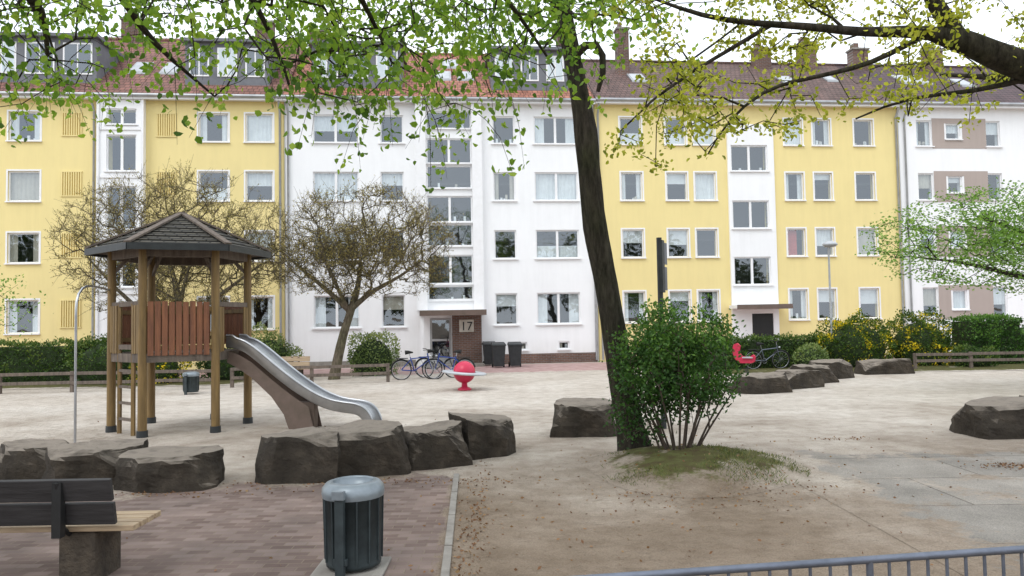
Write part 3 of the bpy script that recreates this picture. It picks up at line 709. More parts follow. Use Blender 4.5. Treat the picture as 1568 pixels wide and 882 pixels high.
def panel(i,z0,z1,mi,n=8,gap=.02,rails=True,t0=.07,t1=.93,out=0.0):
    p,q=PP[i],PP[(i+1)%6]; d=(q-p); L=d.length; d=d/L; nv=Vector((d.y,-d.x,0))
    for k in range(n):
        a=t0+(t1-t0)*k/n; b=t0+(t1-t0)*(k+1)/n-gap/L
        c=p+d*L*(a+b)/2+nv*(.04+out)
        rot=Matrix.Translation(c)@Matrix.Rotation(math.atan2(d.y,d.x)+prn.uniform(-.02,.02),4,'Z')
        hh=(b-a)*L/2; pn.b(-hh,hh,-.013,.013,z0+prn.uniform(-.008,.008),z1+prn.uniform(-.012,.006),mi,rot)
    if rails:
        for z in (z0+.14,z1-.14): pn.beam(p+Vector((0,0,z)),q+Vector((0,0,z)),.05,.08,1)
panel(0,1.46,2.45,0,9)
panel(2,1.6,2.42,0,8); panel(3,1.6,2.42,0,8); panel(4,1.6,2.42,0,8)
p,q=PP[5],PP[0]; d=(q-p)
for z in (2.42,1.62): pn.beam(p+Vector((0,0,z)),q+Vector((0,0,z)),.06,.09,2)
for t in (.28,.72):
    c=p+d*t; pn.beam((c.x,c.y,0),(c.x,c.y,2.42),.06,.06,1)
for z in (.28,.58,.88,1.18): 
    a=p+d*.28;b=p+d*.72; pn.beam((a.x,a.y,z),(b.x,b.y,z),.05,.05,2)
panel(5,1.5,2.4,1,3,t0=.04,t1=.28,rails=False)
panel(5,1.5,2.4,1,3,t0=.74,t1=.96,rails=False)
panel(1,1.5,2.35,1,2,t0=.05,t1=.2,rails=False); panel(1,1.5,2.35,1,2,t0=.8,t1=.95,rails=False)
p,q=PP[1],PP[2]; pn.beam(p+Vector((0,0,2.4)),q+Vector((0,0,2.4)),.06,.09,2)
pn.build('panels_and_rails',['plank','wood','greywood'],O,e)
rf=MB(); ap=(tc0[0],tc0[1],4.22)
er=ringpoly(1.68,3.46); 
for i in range(6):
    a=Vector(er[i]);b=Vector(er[(i+1)%6]);t=Vector(ap)
    K=8
    for k in range(K):
        u0=k/K;u1=(k+1)/K; lift=Vector((0,0,.022))
        p0=a.lerp(t,u0)+lift;p1=b.lerp(t,u0)+lift;p2=b.lerp(t,u1);p3=a.lerp(t,u1)
        rf.add([p0,p1,p2,p3,p0-lift,p1-lift],[(0,1,2,3),(4,5,1,0)],0)
    rf.add([a-Vector((0,0,.05)),b-Vector((0,0,.05)),t-Vector((0,0,.05))],[(2,1,0)],2)
    rf.beam(a-Vector((0,0,.03)),b-Vector((0,0,.03)),.04,.12,3)
    rf.beam(a+Vector((0,0,.045)),t+Vector((0,0,.03)),.13,.035,1)
    m=PP[i]; rf.beam((m.x,m.y,3.0),(m.x+(tc0[0]-m.x)*.35,m.y+(tc0[1]-m.y)*.35,3.5),.05,.06,2)
rf.build('roof',['shingle','greywood','greywood','dark'],O,e)
sl=MB(); fc=(PP[1]+PP[2])/2; sd_=Vector((math.cos(R(-8)),math.sin(R(-8)),0)); side=Vector((-sd_.y,sd_.x,0))
prof=[(0,1.56),(.25,1.54),(.5,1.38),(.9,1.05),(1.3,.75),(1.7,.50),(2.05,.36),(2.35,.31),(2.55,.29),(2.66,.24),(2.72,.14),(2.73,.02)]
pr2=[]
for i in range(len(prof)-1):
    for k in range(4): t=k/4; pr2.append((prof[i][0]*(1-t)+prof[i+1][0]*t,prof[i][1]*(1-t)+prof[i+1][1]*t))
pr2.append(prof[-1]); pr=np.array(pr2)
for _ in range(3): pr[1:-1]=(pr[:-2]+2*pr[1:-1]+pr[2:])/4
W=.25
vs=[];nn=len(pr)
for i,(x,z) in enumerate(pr):
    c=fc+sd_*x; 
    t=Vector((pr[min(i+1,nn-1)][0]-pr[max(i-1,0)][0],0,pr[min(i+1,nn-1)][1]-pr[max(i-1,0)][1])).normalized(); up=sd_*(-t.z)+Vector((0,0,t.x))
    hgt=.2 if i>2 else .24
    for sx_,hh in ((-1,hgt),(-1,.03),(-.8,0),(.8,0),(1,.03),(1,hgt)): vs.append(c+side*sx_*W+Vector((0,0,z))+up*hh)
fs=[]
for i in range(nn-1):
    for j in range(5): fs.append((i*6+j,i*6+j+1,(i+1)*6+j+1,(i+1)*6+j))
sl.add(vs,fs,0,True)
for j in (0,5): sl.path([vs[i*6+j] for i in range(nn)],.024,8,0)
for sx_ in (-.2,.2):
    pts=[(.0,1.5),(.25,1.42),(.5,1.28),(.9,.95),(1.3,.65),(1.65,.42)]; low=[(.0,1.28),(.25,1.15),(.5,.98),(.9,.62),(1.15,.28),(1.25,0)]
    v2=[]
    for (a,b),(c,d_) in zip(pts,low):
        v2+= [fc+sd_*a+side*sx_+Vector((0,0,b)),fc+sd_*c+side*sx_+Vector((0,0,d_))]
    v2+=[fc+sd_*1.75+side*sx_+Vector((0,0,0))]
    sl.add(v2,[(2*i,2*i+1,2*i+3,2*i+2) for i in range(5)]+[(10,11,12)],1)
sl.beam(fc+sd_*1.5+Vector((0,0,0)),fc+sd_*1.5+Vector((0,0,.5)),.4,.3,1)
sl.build('slide',['steel','canopyc'],O,e)
fp=MB(); pp=PP[5]
arc=[(-7.62,13.0,0),(-7.62,13.0,1.2),(-7.62,13.0,2.45),(-7.63,13.05,2.62),(-7.65,13.25,2.74),(-7.7,13.6,2.76),(-7.75,14.0,2.74),(pp.x,pp.y,2.7)]
P_,_=densify(arc,[1]*len(arc),.12); fp.path([tuple(x) for x in P_],.022,8,0); fp.build('fire_pole',['steel'],O,e)

# ------------------------------------------------------------------ litter bins
def bin_(cx,cy,h=.68,r=.235,name='litter_bin'):
    e=empty(name,(cx,cy,0)); b=MB(); O=(cx,cy,0)
    b.lathe(O,[(.001,.06),(r*.93,.06),(r*.94,.09),(r,h-.06),(r*1.02,h-.06),(r*1.02,h-.03),(r*.9,h-.03),(r*.9,h-.2)],32,0)
    for k in range(14):
        a=2*math.pi*k/14+.1
        b.beam((cx+r*.965*math.cos(a),cy+r*.965*math.sin(a),.1),(cx+r*1.012*math.cos(a),cy+r*1.012*math.sin(a),h-.08),.012,.012,0)
    b.build('body',['binbody'],O,e)
    l=MB(); l.lathe(O,[(r*1.05,h-.08),(r*1.07,h-.05),(r*1.05,h-.005),(r*.92,h+.03),(r*.72,h+.045),(r*.70,h+.03),(r*.68,h-.02),(r*.3,h-.05),(.001,h-.05)],32,0)
    l.build('lid',['binlid'],O,e)
    s=MB(); a=R(-100); px,py=cx+(r+.04)*math.cos(a),cy+(r+.04)*math.sin(a)
    rot=Matrix.Translation((px,py,0))@Matrix.Rotation(a+math.pi/2,4,'Z')
    s.b(-.036,.036,-.022,.022,-.02,h-.02,0,rot); s.b(-.05,.05,-.045,.0,h-.05,h+.02,1,rot); s.b(-.055,.055,-.01,.03,.12,.17,0,rot)
    s.build('support_post',['binbody','binlid'],O,e,bevel=.004)
bin_(-1.32,6.12)
pst=MB(); pst.b(-1.62,-1.05,5.82,6.35,.004,.035,0); pst.build('paving_stone',['concrete'],(-1.3,6.1,0),bevel=.01)
bin_(-9.45,21.9,.6,.22)

# ------------------------------------------------------------------ benches
def bench(x0,x1,y,dark=True,yb=-1,name='park_bench',seat='paleseat',legm='benchleg'):
    cx=(x0+x1)/2; e=empty(name,(cx,y,0)); O=(cx,y,0); s=MB()
    for k in range(4):
        yy=y-yb*(-.18+.12*k)*1.0; s.b(x0,x1,yy-.05,yy+.05,.41,.455,0)
    s.build('seat',[seat],O,e,bevel=.006)
    b=MB()
    for k,(z,off) in enumerate(((.56,.27),(.75,.32))):
        M_=Matrix.Translation((0,y+yb*off,z))@Matrix.Rotation(yb*R(-12),4,'X'); b.b(x0,x1-.12,-.02,.02,-.085,.09,0,M_)
    b.build('backrest',['darkslat' if dark else seat],O,e,bevel=.006)
    f=MB()
    for xx in (x0+.45,x1-.52):
        f.path([(xx,y-yb*.2,.39),(xx,y+yb*.2,.39),(xx,y+yb*.28,.45),(xx,y+yb*.36,.82)],.022,8,0)
        f.b(xx-.035,xx+.035,y+yb*.34-.03,y+yb*.34+.03,.4,.82,0)
    f.build('brackets',['black'],O,e)
    l=MB()
    for xx in (x0+.4,x1-.46):
        l.b(xx-.15,xx+.15,y-.2,y+.2,-.02,.405,0)
    l.build('legs',[legm],O,e,bevel=.03)
bench(-5.3,-2.98,6.1)
bench(-8.3,-7.1,26.2,False,1)

# ------------------------------------------------------------------ railing in the foreground
rl=MB(); a=Vector((-.3,3.07,.915)); b=Vector((3.6,3.63,.915)); 
rl.cyl(a,b,.017,n=10); d=(b-a); L=d.length
rl.cyl(a-Vector((0,0,.74)),b-Vector((0,0,.74)),.012,n=8)
k=int(L/.092)
for i in range(k+1):
    p=a+d*(i/k); r_=.0075 if i%20 else .016
    rl.cyl(p-Vector((0,0,.915 if i%20==0 else .74)),p-Vector((0,0,.002)),r_,n=8)
rl.build('metal_railing',['galv'],tuple(a-Vector((0,0,.915))))

# ------------------------------------------------------------------ rail fences
def fence(name,p,q,h=.66,sp=1.9):
    p=Vector(p);q=Vector(q);d=q-p;L=d.length;f=MB();n=max(1,int(L/sp))
    rr=random.Random(int(L*10))
    for i in range(n+1):
        c=p+d*i/n; f.b(c.x-.05,c.x+.05,c.y-.05,c.y+.05,-.05,h-.02+rr.uniform(-.02,.02),0)
    o=Vector((0,-.07,0))
    for z in (h-.08,.3):
        for i in range(n):
            f.beam(p+d*i/n+o+Vector((0,0,z+rr.uniform(-.012,.012))),p+d*(i+1)/n+o+Vector((0,0,z+rr.uniform(-.012,.012))),.035,.10,1)
    f.build(name,['greywood','greywood'],tuple(p),bevel=.006)
fence('wooden_fence',(-18,22.9,0),(-9.4,23.5,0)); fence('wooden_fence',(-9.0,23.9,0),(-4.2,25.0,0)); fence('wooden_fence',(14.3,26.6,0),(24,26.2,0),.6)

# ------------------------------------------------------------------ bicycles
def bicycle(cx,cy,rz,col='blue'):
    m=MB(); T=Matrix.Translation((cx,cy,0))@Matrix.Rotation(rz,4,'Z')@Matrix.Rotation(R(4),4,'X')
    def P(x,z,y=0): return T@Vector((x,y,z))
    rw=.34
    for wx in (-.53,.53):
        m.path([P(wx+rw*math.cos(a),rw+.0+rw*math.sin(a)) for a in np.linspace(0,2*math.pi,33)[:-1]],.019,6,1,closed=True)
        m.path([P(wx+.31*math.cos(a),rw+.31*math.sin(a)) for a in np.linspace(0,2*math.pi,33)[:-1]],.009,6,2,closed=True)
        for k in range(16):
            a=k*math.pi/8; m.cyl(P(wx,rw),P(wx+.31*math.cos(a),rw+.31*math.sin(a)),.0025,n=4,mi=2)
        m.cyl(P(wx,rw,-.05),P(wx,rw,.05),.025,n=8,mi=2)
        m.path([P(wx+.37*math.cos(a),rw+.37*math.sin(a)) for a in np.linspace(R(20),R(170),12)],.016,5,3)
    bb=(-.08,.30); st=(-.22,.78); hb=(.42,.66)
    for a,b in ((bb,st),((-.2,.72),(.385,.78)),(bb,hb),(bb,(-.53,rw)),((-.2,.7),(-.53,rw))): m.cyl(P(*a),P(*b),.019,n=8,mi=0)
    m.cyl(P(.37,.9),P(.425,.62),.022,n=8,mi=0); m.cyl(P(.425,.62),P(.53,rw),.014,n=8,mi=0)
    m.cyl(P(-.22,.78),P(-.25,.92),.013,n=8,mi=2)
    m.path([P(-.4,.94),P(-.28,.95),P(-.12,.94)],[.075,.06,.02],8,1)
    m.cyl(P(.37,.9),P(.355,1.02),.014,n=8,mi=2)
    m.path([P(.22,1.04,-.28),P(.33,1.04,-.2),P(.37,1.02,0),P(.33,1.04,.2),P(.22,1.04,.28)],.012,6,3)
    m.path([P(bb[0]+.09*math.cos(a),bb[1]+.09*math.sin(a),.03) for a in np.linspace(0,6.283,17)[:-1]],.008,5,2,closed=True)
    m.cyl(P(-.08,.3,.05),P(.02,.16,.05),.01,n=6,mi=3); m.cyl(P(-.08,.3,-.05),P(-.18,.44,-.05),.01,n=6,mi=3)
    m.b(-.72,-.3,-.07,.07,.73,.75,3,T); m.cyl(P(-.68,.73),P(-.53,rw),.006,n=5,mi=3)
    m.path([P(.44,.8),P(.5,.8)],[.03,.045],8,2)
    m.build('bicycle',[col,'rubber','steel','black'],(cx,cy,0))
bicycle(-3.35,25.9,R(8)); bicycle(-2.65,26.6,R(-12),'black'); bicycle(-2.2,25.8,R(172)); bicycle(9.5,28.0,R(5),'galv')

# ------------------------------------------------------------------ ball carousel, spring rider
m=MB(); c=(-1.42,21.6,0)
m.lathe(c,[(.001,.0),(.2,.0),(.2,.05),(.09,.1),(.07,.3)],20,0); m.sphere((c[0],c[1],.52),.32,28,0)
T=Matrix.Translation((c[0],c[1],.5))@Matrix.Rotation(R(5),4,'Y')
prof=[(.34,-.03),(.62,-.03),(.66,0),(.62,.03),(.34,.03)]
vs=[];fs=[]
for r_,z in prof:
    for j in range(32): a_=j*math.pi/16; vs.append(T@Vector((r_*math.cos(a_),r_*math.sin(a_),z)))
for i in range(4):
    for j in range(32): fs.append((i*32+j,i*32+(j+1)%32,(i+1)*32+(j+1)%32,(i+1)*32+j))
m.add(vs,fs,1,True); m.build('spinning_ball',['red','disc'],c)
def rider(cx,cy,sc=1,rz=0):
    m=MB(); T=Matrix.Translation((cx,cy,0))@Matrix.Rotation(rz,4,'Z')@Matrix.Scale(sc,4)
    m.path([T@Vector((.09*math.cos(t),.09*math.sin(t),t/(2*math.pi)*.07)) for t in np.linspace(0,12*math.pi/2.2,60)],.014,6,1)
    pts=[(-.3,.38),(-.2,.33),(.2,.33),(.36,.5),(.42,.72),(.38,.95),(.25,1.0),(.15,.9),(.2,.7),(.1,.56),(-.12,.52),(-.26,.62),(-.33,.55)]
    v1=[T@Vector((a,-.06,b)) for a,b in pts]; v2=[T@Vector((a,.06,b)) for a,b in pts]; n=len(v1)
    m.add(v1+v2,[(i,(i+1)%n,(i+1)%n+n,i+n) for i in range(n)]+[tuple(range(n))[::-1],tuple(range(n,2*n))],0)
    m.b(-.25,.08,-.13,.13,.5,.54,2,T); m.cyl(T@Vector((.2,-.2,.72)),T@Vector((.2,.2,.72)),.015,n=8,mi=1)
    m.build('spring_rider',['red','dark','disc'],(cx,cy,0))
rider(8.15,26.2,1.05,R(150))

# ------------------------------------------------------------------ wheelie bins
def wheelie(cx,cy,rz):
    m=MB(); T=Matrix.Translation((cx,cy,0))@Matrix.Rotation(rz,4,'Z')
    def fr(z,w,d): return [T@Vector((a*w/2,b*d/2,z)) for a,b in ((-1,-1),(1,-1),(1,1),(-1,1))]
    v=fr(.06,.42,.48)+fr(.92,.56,.66)+fr(.92,.61,.72)+fr(.97,.61,.72)
    v+=[T@Vector(p) for p in ((-.28,-.33,1.0),(.28,-.33,1.0),(.27,.3,1.07),(-.27,.3,1.07))]
    f=[(3,2,1,0)]
    for k in range(4):
        for j in range(4): f.append((k*4+j,k*4+(j+1)%4,(k+1)*4+(j+1)%4,(k+1)*4+j))
    f.append((16,17,18,19)); m.add(v,f,0)
    for x in (-.24,.24): m.cyl(T@Vector((x-.03,.24,.1)),T@Vector((x+.03,.24,.1)),.1,n=14,mi=1)
    m.cyl(T@Vector((-.24,.4,.98)),T@Vector((.24,.4,.98)),.018,n=8,mi=1)
    m.build('wheelie_bin',['dark','rubber'],(cx,cy,0),bevel=.012)
wheelie(-.62,31.6,R(6)); wheelie(.08,31.7,R(4)); wheelie(-1.05,33.0,R(6))

# ------------------------------------------------------------------ sign post, street lamp
m=MB(); x,y=2.69,13.5
m.path([(x,y,-.05),(x,y,1.5),(x,y,3.45)],[.05,.05,.048],10,0)
T=Matrix.Translation((x,y,0))@Matrix.Rotation(R(62),4,'Z')
m.b(.0,.42,-.02,.0,2.98,3.38,1,T); m.b(.0,.40,-.02,.0,2.5,2.93,1,T); m.b(-.07,.07,-.075,-.02,2.45,3.4,0,T)
m.build('sign_post',['dark','slate'],(x,y,0))
m=MB(); x,y=12.05,28.2
m.path([(x,y,0),(x,y,.9),(x,y,1),(x,y,4.45),(x+.02,y-.03,4.6),(x+.12,y-.15,4.68)],[.07,.07,.045,.035,.03,.028],10,0)
m.lathe((x+.02,y-.1,4.62),[(.001,.16),(.1,.15),(.24,.08),(.28,.02),(.26,0),(.2,-.06),(.001,-.09)],20,1); m.build('street_lamp',['zinc','disc'],(x,y,0))

# ------------------------------------------------------------------ hedges and bushes
def hedge(name,cx,cy,w,d,h,mat='leafHedge',n=3500,seed=0,round_=False,ls=.09,rz=0):
    rng=np.random.default_rng(seed); e=empty(name,(cx,cy,0))
    if round_:
        u=rng.normal(size=(n,3)); u[:,2]=np.abs(u[:,2]); u=nrm(u)
        P=u*np.array([w/2,d/2,h*.62])+np.array([0,0,h*.36]); low=rng.random(n)<.3; P[low,2]=rng.random(low.sum())*h*.4
        lump=np.array([noise.noise(Vector(p*1.9)+Vector((seed*7,0,0))) for p in P]); P*= (1+.3*lump-.12*rng.random(n)+.06*(rng.random(n)<.1))[:,None]
        Nn=u
    else:
        a=rng.random((n,3))-.5; k=rng.random(n); Nn=np.zeros((n,3))
        top=k<.35; fr=(k>=.35)&(k<.8); sdm=k>=.8
        a[top,2]=.5; Nn[top,2]=1; a[fr,1]=-.5; Nn[fr,1]=-1; sg=np.sign(a[sdm,0]); a[sdm,0]=.5*sg; Nn[sdm,0]=sg
        P=a*np.array([w,d,h])+np.array([0,0,h/2])
        lump=np.array([noise.noise(Vector(p*1.6)+Vector((seed*7,0,0)))+.5*noise.noise(Vector(p*5)) for p in P]); P+=Nn*(.18*lump-.1*rng.random(n)+.1*(rng.random(n)<.08))[:,None]
    P[:,2]=np.maximum(P[:,2],.03)
    c_,s_=math.cos(rz),math.sin(rz); P=np.stack([P[:,0]*c_-P[:,1]*s_,P[:,0]*s_+P[:,1]*c_,P[:,2]],1)
    if mat=='leafForsy':
        l2=np.array([noise.noise(Vector(p*2.6)+Vector((0,seed*5,0))) for p in P]); tone=np.clip(.36+.7*l2-.12*(P[:,2]/h-.5)+rng.normal(size=n)*.17,0,1)
    else: tone=np.clip(.45+.5*lump+.25*(P[:,2]/h-.5)+rng.normal(size=n)*.2,0,1)
    D=Nn*.6+rng.normal(size=(n,3))*.7+np.array([0,0,.3])
    V,F,T=leaves(rng,P,D,rng.uniform(.7,1.3,n)*ls,rng.uniform(.5,.8,n)*ls,tone,True)
    fastq('foliage',V,F,mat,T,parent=e)
    m=MB()
    if round_: m.sphere((0,0,h*.34),1,16,0,(w*.40,d*.40,h*.5))
    else:
        T_=Matrix.Rotation(rz,4,'Z'); m.b(-w/2+.12,w/2-.12,-d/2+.12,d/2-.12,0,h-.12,0,T_)
    m.build('core',['hedgecore'],(0,0,0),e)
hedge('hedge',-17.5,27.2,8.0,1.4,1.45,'leafHedge',8000,1); hedge('bush',-14.3,26.6,3.0,1.8,1.75,'leafHedge',4500,2,True)
hedge('forsythia_bush',-12.6,26.3,2.0,1.6,1.3,'leafForsy',3000,3,True); hedge('bush',-10.3,27.5,2.6,1.6,1.35,'leafHedge',3500,4,True)
hedge('bush',-9.2,27.6,2.4,1.6,1.75,'leafPale',3800,5,True); hedge('bush',-5.35,28.4,1.9,1.5,1.6,'leafPale',3200,6,True)
hedge('hedge',8.7,28.8,6.4,1.2,1.15,'leafHedge',6500,7,rz=.1); hedge('forsythia_bush',6.0,29.5,2.2,1.4,1.5,'leafForsy',3000,8,True)
hedge('forsythia_bush',12.9,28.3,3.0,1.7,1.95,'leafForsy',6500,9,True); hedge('forsythia_bush',15.6,28.6,2.6,1.7,1.95,'leafForsy',6000,10,True)
hedge('hedge',18.3,28.9,2.1,1.5,1.75,'leafBush',4500,11,rz=.08); hedge('hedge',20.7,29.6,2.0,1.4,1.2,'leafBush',3000,12); hedge('hedge',23.8,29.6,3.6,1.4,1.7,'leafBush',5000,13)
hedge('bush',10.9,27.4,1.3,1.0,.9,'leafPale',1200,14,True); hedge('bush',16.9,27.4,1.6,1.0,.8,'leafHedge',1500,15,True)

# ------------------------------------------------------------------ foreground shrub with many stems
rng=np.random.default_rng(21)
n=760; u=nrm(rng.normal(size=(n,3))); rr=rng.random(n)**.42
AT=u*rr[:,None]*np.array([.84,.78,.76])+np.array([2.2,10.1,1.40])
lp=np.array([noise.noise(Vector(p*1.6)) for p in AT]); AT=AT[(lp>-.28)|(rr<.6)]
AT=AT[(AT[:,2]>.66)]
ex=np.stack([rng.uniform(1.35,1.9,30),rng.uniform(9.8,10.4,30),rng.uniform(.35,.9,30)],1); AT=np.concatenate([AT,ex])
stems=[]
for k in range(18):
    a=k*2.4; r0=.05+.16*rng.random(); b=(2.2+r0*math.cos(a),10.1+r0*math.sin(a),.12); o=.25+.45*rng.random()
    stems.append(([b,(b[0]+o*.35*math.cos(a),b[1]+o*.35*math.sin(a),.55),(b[0]+o*math.cos(a),b[1]+o*math.sin(a),1.15)],[.018,.014,.009]))
e,O,tp,td,rg=make_tree('leafy_shrub',22,stems,AT,.0025,.45,.3,.15,.08,'barks',0,6)
k=20; P=np.repeat(tp,k,0)+rg.normal(size=(len(tp)*k,3))*.085; D=np.repeat(td,k,0)*.4+rg.normal(size=P.shape)*.8+np.array([0,0,.1])
lum=np.array([noise.noise(Vector(p*3.2)) for p in P]); tone=np.clip(.4+.5*lum+.36*(P[:,2]-1.35)+rg.normal(size=len(P))*.17,0,1)
V,F,T=leaves(rg,P,D,rg.uniform(.04,.075,len(P)),rg.uniform(.026,.042,len(P)),tone,True); fastq('leaves',V,F,'leafBush',T,O,e)

# ------------------------------------------------------------------ main tree (dark leaning trunk)
rng=np.random.default_rng(31)
tr=[(1.78,10.86,-.1),(1.74,10.86,.12),(1.66,10.86,.5),(1.5,10.86,1.6),(1.38,10.86,2.5),(1.22,10.85,3.35),(1.16,10.85,4.2),(1.13,10.85,4.75),(1.03,10.85,5.4),(.92,10.8,6.0),(.78,10.75,6.8),(.6,10.6,8),(.5,10.5,9.5)]
tr_r=[.29,.24,.195,.175,.165,.172,.160,.168,.13,.125,.11,.09,.05]
limbs=[(tr,tr_r),
 ([(.98,10.7,5.85),(1.12,10.6,6.05),(1.30,10.55,6.02),(1.42,10.52,5.82),(1.40,10.52,5.5),(1.28,10.54,5.25)],[.07,.058,.052,.048,.042,.028]),
 ([(.85,10.8,6.5),(.2,10.3,7.2),(-.8,9.6,7.8),(-1.8,9,8.1)],[.08,.065,.05,.03]),
 ([(.7,10.7,7.2),(1.5,10.2,8),(2.4,9.6,8.6)],[.06,.05,.03]),
 ([(.6,10.6,7.8),(.9,11.5,8.6),(1.2,12.5,9.2)],[.06,.05,.03])]
n=360; AT=np.stack([rng.uniform(-3.5,4.5,n),rng.uniform(7.5,13.5,n),rng.uniform(6.9,10.5,n)],1)
v=np.stack([rng.uniform(-1.0,2.6,45),rng.uniform(9,11.5,45),rng.uniform(6.0,6.9,45)],1); AT=np.concatenate([AT,v])
e,O,tp,td,rg=make_tree('maple_tree',32,limbs,AT,.004,.45,.1,.3,.1,'bark',.07,16)
k=12; P=np.repeat(tp,k,0)+rg.normal(size=(len(tp)*k,3))*.17; D=rg.normal(size=P.shape)*.8+np.array([0,0,-.5])
V,F,T=leaves(rg,P,D,rg.uniform(.07,.12,len(P)),rg.uniform(.06,.09,len(P)),np.clip(.5+rg.normal(size=len(P))*.22,0,1)); fastq('leaves',V,F,'leafL',T,O,e)

# ------------------------------------------------------------------ overhanging linden (trunk left of the camera)
rng=np.random.default_rng(41)
ex=[-9,-5.4,-4.76,-4.17,-3.5,-3.0,-2.5,-2.26,-1.74,-1.2,-.68,-.42,.1,.57,1.3,2.0]
ez=[4.3,4.15,3.85,4.35,4.65,4.3,3.75,4.2,3.65,3.95,3.75,3.9,3.75,4.1,4.8,5.4]
limbs=[([(-5.9,3.9,-.1),(-5.85,3.9,.3),(-5.7,4.0,2),(-5.5,4.1,3.6),(-5.2,4.4,5),(-4.9,4.8,6.5),(-4.8,5,8)],[.4,.3,.26,.24,.2,.16,.08]),
 ([(-5.4,4.2,4.2),(-4.9,5.2,5.0),(-4.6,6.4,5.3),(-4.8,7.6,5.3),(-5.4,8.6,5.2)],[.12,.09,.06,.045,.02]),
 ([(-5.2,4.4,5),(-4.0,5.2,5.6),(-3.1,6.4,5.8),(-2.6,7.2,5.4),(-2.4,7.6,4.9),(-2.3,7.8,4.45)],[.13,.1,.06,.034,.022,.01]),
 ([(-5.0,4.7,5.9),(-3.2,5.2,6.2),(-1.6,6.0,6.1),(-.5,7.0,5.7),(.1,7.6,5.2),(.5,7.9,4.7)],[.12,.1,.07,.04,.024,.01]),
 ([(-3.2,5.2,6.2),(-2,6.6,6.0),(-1.5,7.5,5.4),(-1.3,8.2,4.9)],[.07,.045,.03,.012]),
 ([(-3.9,5.3,5.6),(-3.8,6.8,5.4),(-3.9,8.0,5.1),(-3.6,9,4.8)],[.07,.045,.03,.012])]
n=3600
X=rng.uniform(-7.0,1.7,n); Y=rng.uniform(6.3,9.2,n); zl=np.interp(X,ex,ez)
zl=zl+ (Y-7.5)*.22+.17*rng.normal(size=n)
Z=zl+.12+ (rng.random(n)**.75)*1.9
den=np.array([noise.noise(Vector((x*1.25,y*.9,z*1.7)))+.4*noise.noise(Vector((x*3,y*2,z*3))) for x,y,z in zip(X,Y,Z)])
keep=((den+.36*(Z-zl)-.12)>.0+.3*rng.random(n))&(Z<2.6+.46*Y)
AT=np.stack([X,Y,Z],1)[keep][:870]
n=330; up=np.stack([rng.uniform(-9,1.5,n),rng.uniform(-1,6.5,n),rng.uniform(5.3,8.5,n)],1)
up=up[up[:,2]>2.7+.5*np.maximum(up[:,1],0)+.3]
AT=np.concatenate([AT,up])
e,O,tp,td,rg=make_tree('linden_tree',42,limbs,AT,.0032,.40,.12,.22,.1,'bark',.05,12)
k=11; nT=len(tp); t=rg.random((nT,k)); dr=td*.25+np.array([0,0,-.32])*rg.uniform(.2,1.2,(nT,1))
P=(tp[:,None,:]+dr[:,None,:]*t[:,:,None]*1.0+rg.normal(size=(nT,k,3))*.07).reshape(-1,3)
D=rg.normal(size=P.shape)*.75+np.array([0,0,-.7])
lum=np.array([noise.noise(Vector(p*1.3)) for p in P])
V,F,T=leaves(rg,P,D,rg.uniform(.045,.10,len(P)),rg.uniform(.035,.075,len(P)),np.clip(.5+.6*lum+rg.normal(size=len(P))*.22,0,1)); fastq('leaves',V,F,'leafL',T,O,e)
V,F=prisms(tp,tp+dr*1.0,np.full(nT,.003),np.full(nT,.0015),3); fastq('twigs',V,F,'bark',origin=O,parent=e)

# ------------------------------------------------------------------ flowering maple (trunk right of the frame)
rng=np.random.default_rng(51)
limbs=[([(8.9,8.3,-.1),(8.85,8.3,.3),(8.7,8.3,2),(8.4,8.25,3.6),(8.3,8.2,5),(8.2,8,7.5)],[.42,.33,.28,.26,.2,.1]),
 ([(8.5,8.25,3.5),(7.3,8.2,4.15),(6.3,8.15,4.5),(5.5,8.1,4.76),(4.95,8.05,5.0),(4.6,8.0,5.08),(3.9,8.0,5.06),(3.27,8.0,5.15),(2.78,8.1,5.22),(2.2,8.2,5.35),(1.7,8.3,5.6)],[.22,.19,.165,.15,.12,.075,.05,.04,.034,.026,.015]),
 ([(4.95,8.05,5.0),(4.6,7.95,5.35),(4.3,7.8,5.9),(4.0,7.6,7)],[.1,.085,.07,.04]),
 ([(2.9,8.1,5.2),(2.45,8.1,4.9),(1.95,8.1,4.7),(1.6,8.2,4.5),(1.25,8.3,4.1)],[.026,.022,.018,.013,.008]),
 ([(4.6,8.0,5.05),(4.0,8.1,4.75),(3.4,8.1,4.62),(2.8,8.1,4.5),(2.4,8.2,4.15),(2.2,8.2,3.8)],[.034,.029,.024,.019,.013,.008]),
 ([(5.9,8.1,4.6),(5.2,8.3,4.45),(4.6,8.4,4.5),(4.0,8.5,4.25)],[.035,.026,.018,.01]),
 ([(6.8,8.2,4.35),(6.5,9.2,4.9),(6.0,10.2,5.3)],[.08,.05,.02])]
ex=[.9,1.2,1.55,1.8,2.2,2.55,3.0,3.4,3.8,4.3,4.9,5.1,5.8,8]; ez=[3.8,3.6,3.85,3.45,3.45,4.0,3.85,3.8,4.05,4.2,4.05,3.9,4.3,4.3]
n=1500; X=rng.uniform(.95,7.0,n);Y=rng.uniform(7.2,9.4,n); zl=np.interp(X,ex,ez)+(Y-8)*.22
Z=zl+.05+rng.random(n)*1.9
den=np.array([noise.noise(Vector((x*1.3,y*.9,z*1.3+5))) for x,y,z in zip(X,Y,Z)]); keep=(den>-.05+.2*rng.random(n))&(Z<2.6+.46*Y)
AT=np.stack([X,Y,Z],1)[keep][:450]
n=220; up=np.stack([rng.uniform(3,11,n),rng.uniform(1,11,n),rng.uniform(6.2,9,n)],1); up=up[up[:,2]>3.0+.45*np.maximum(up[:,1],0)]
AT=np.concatenate([AT,up])
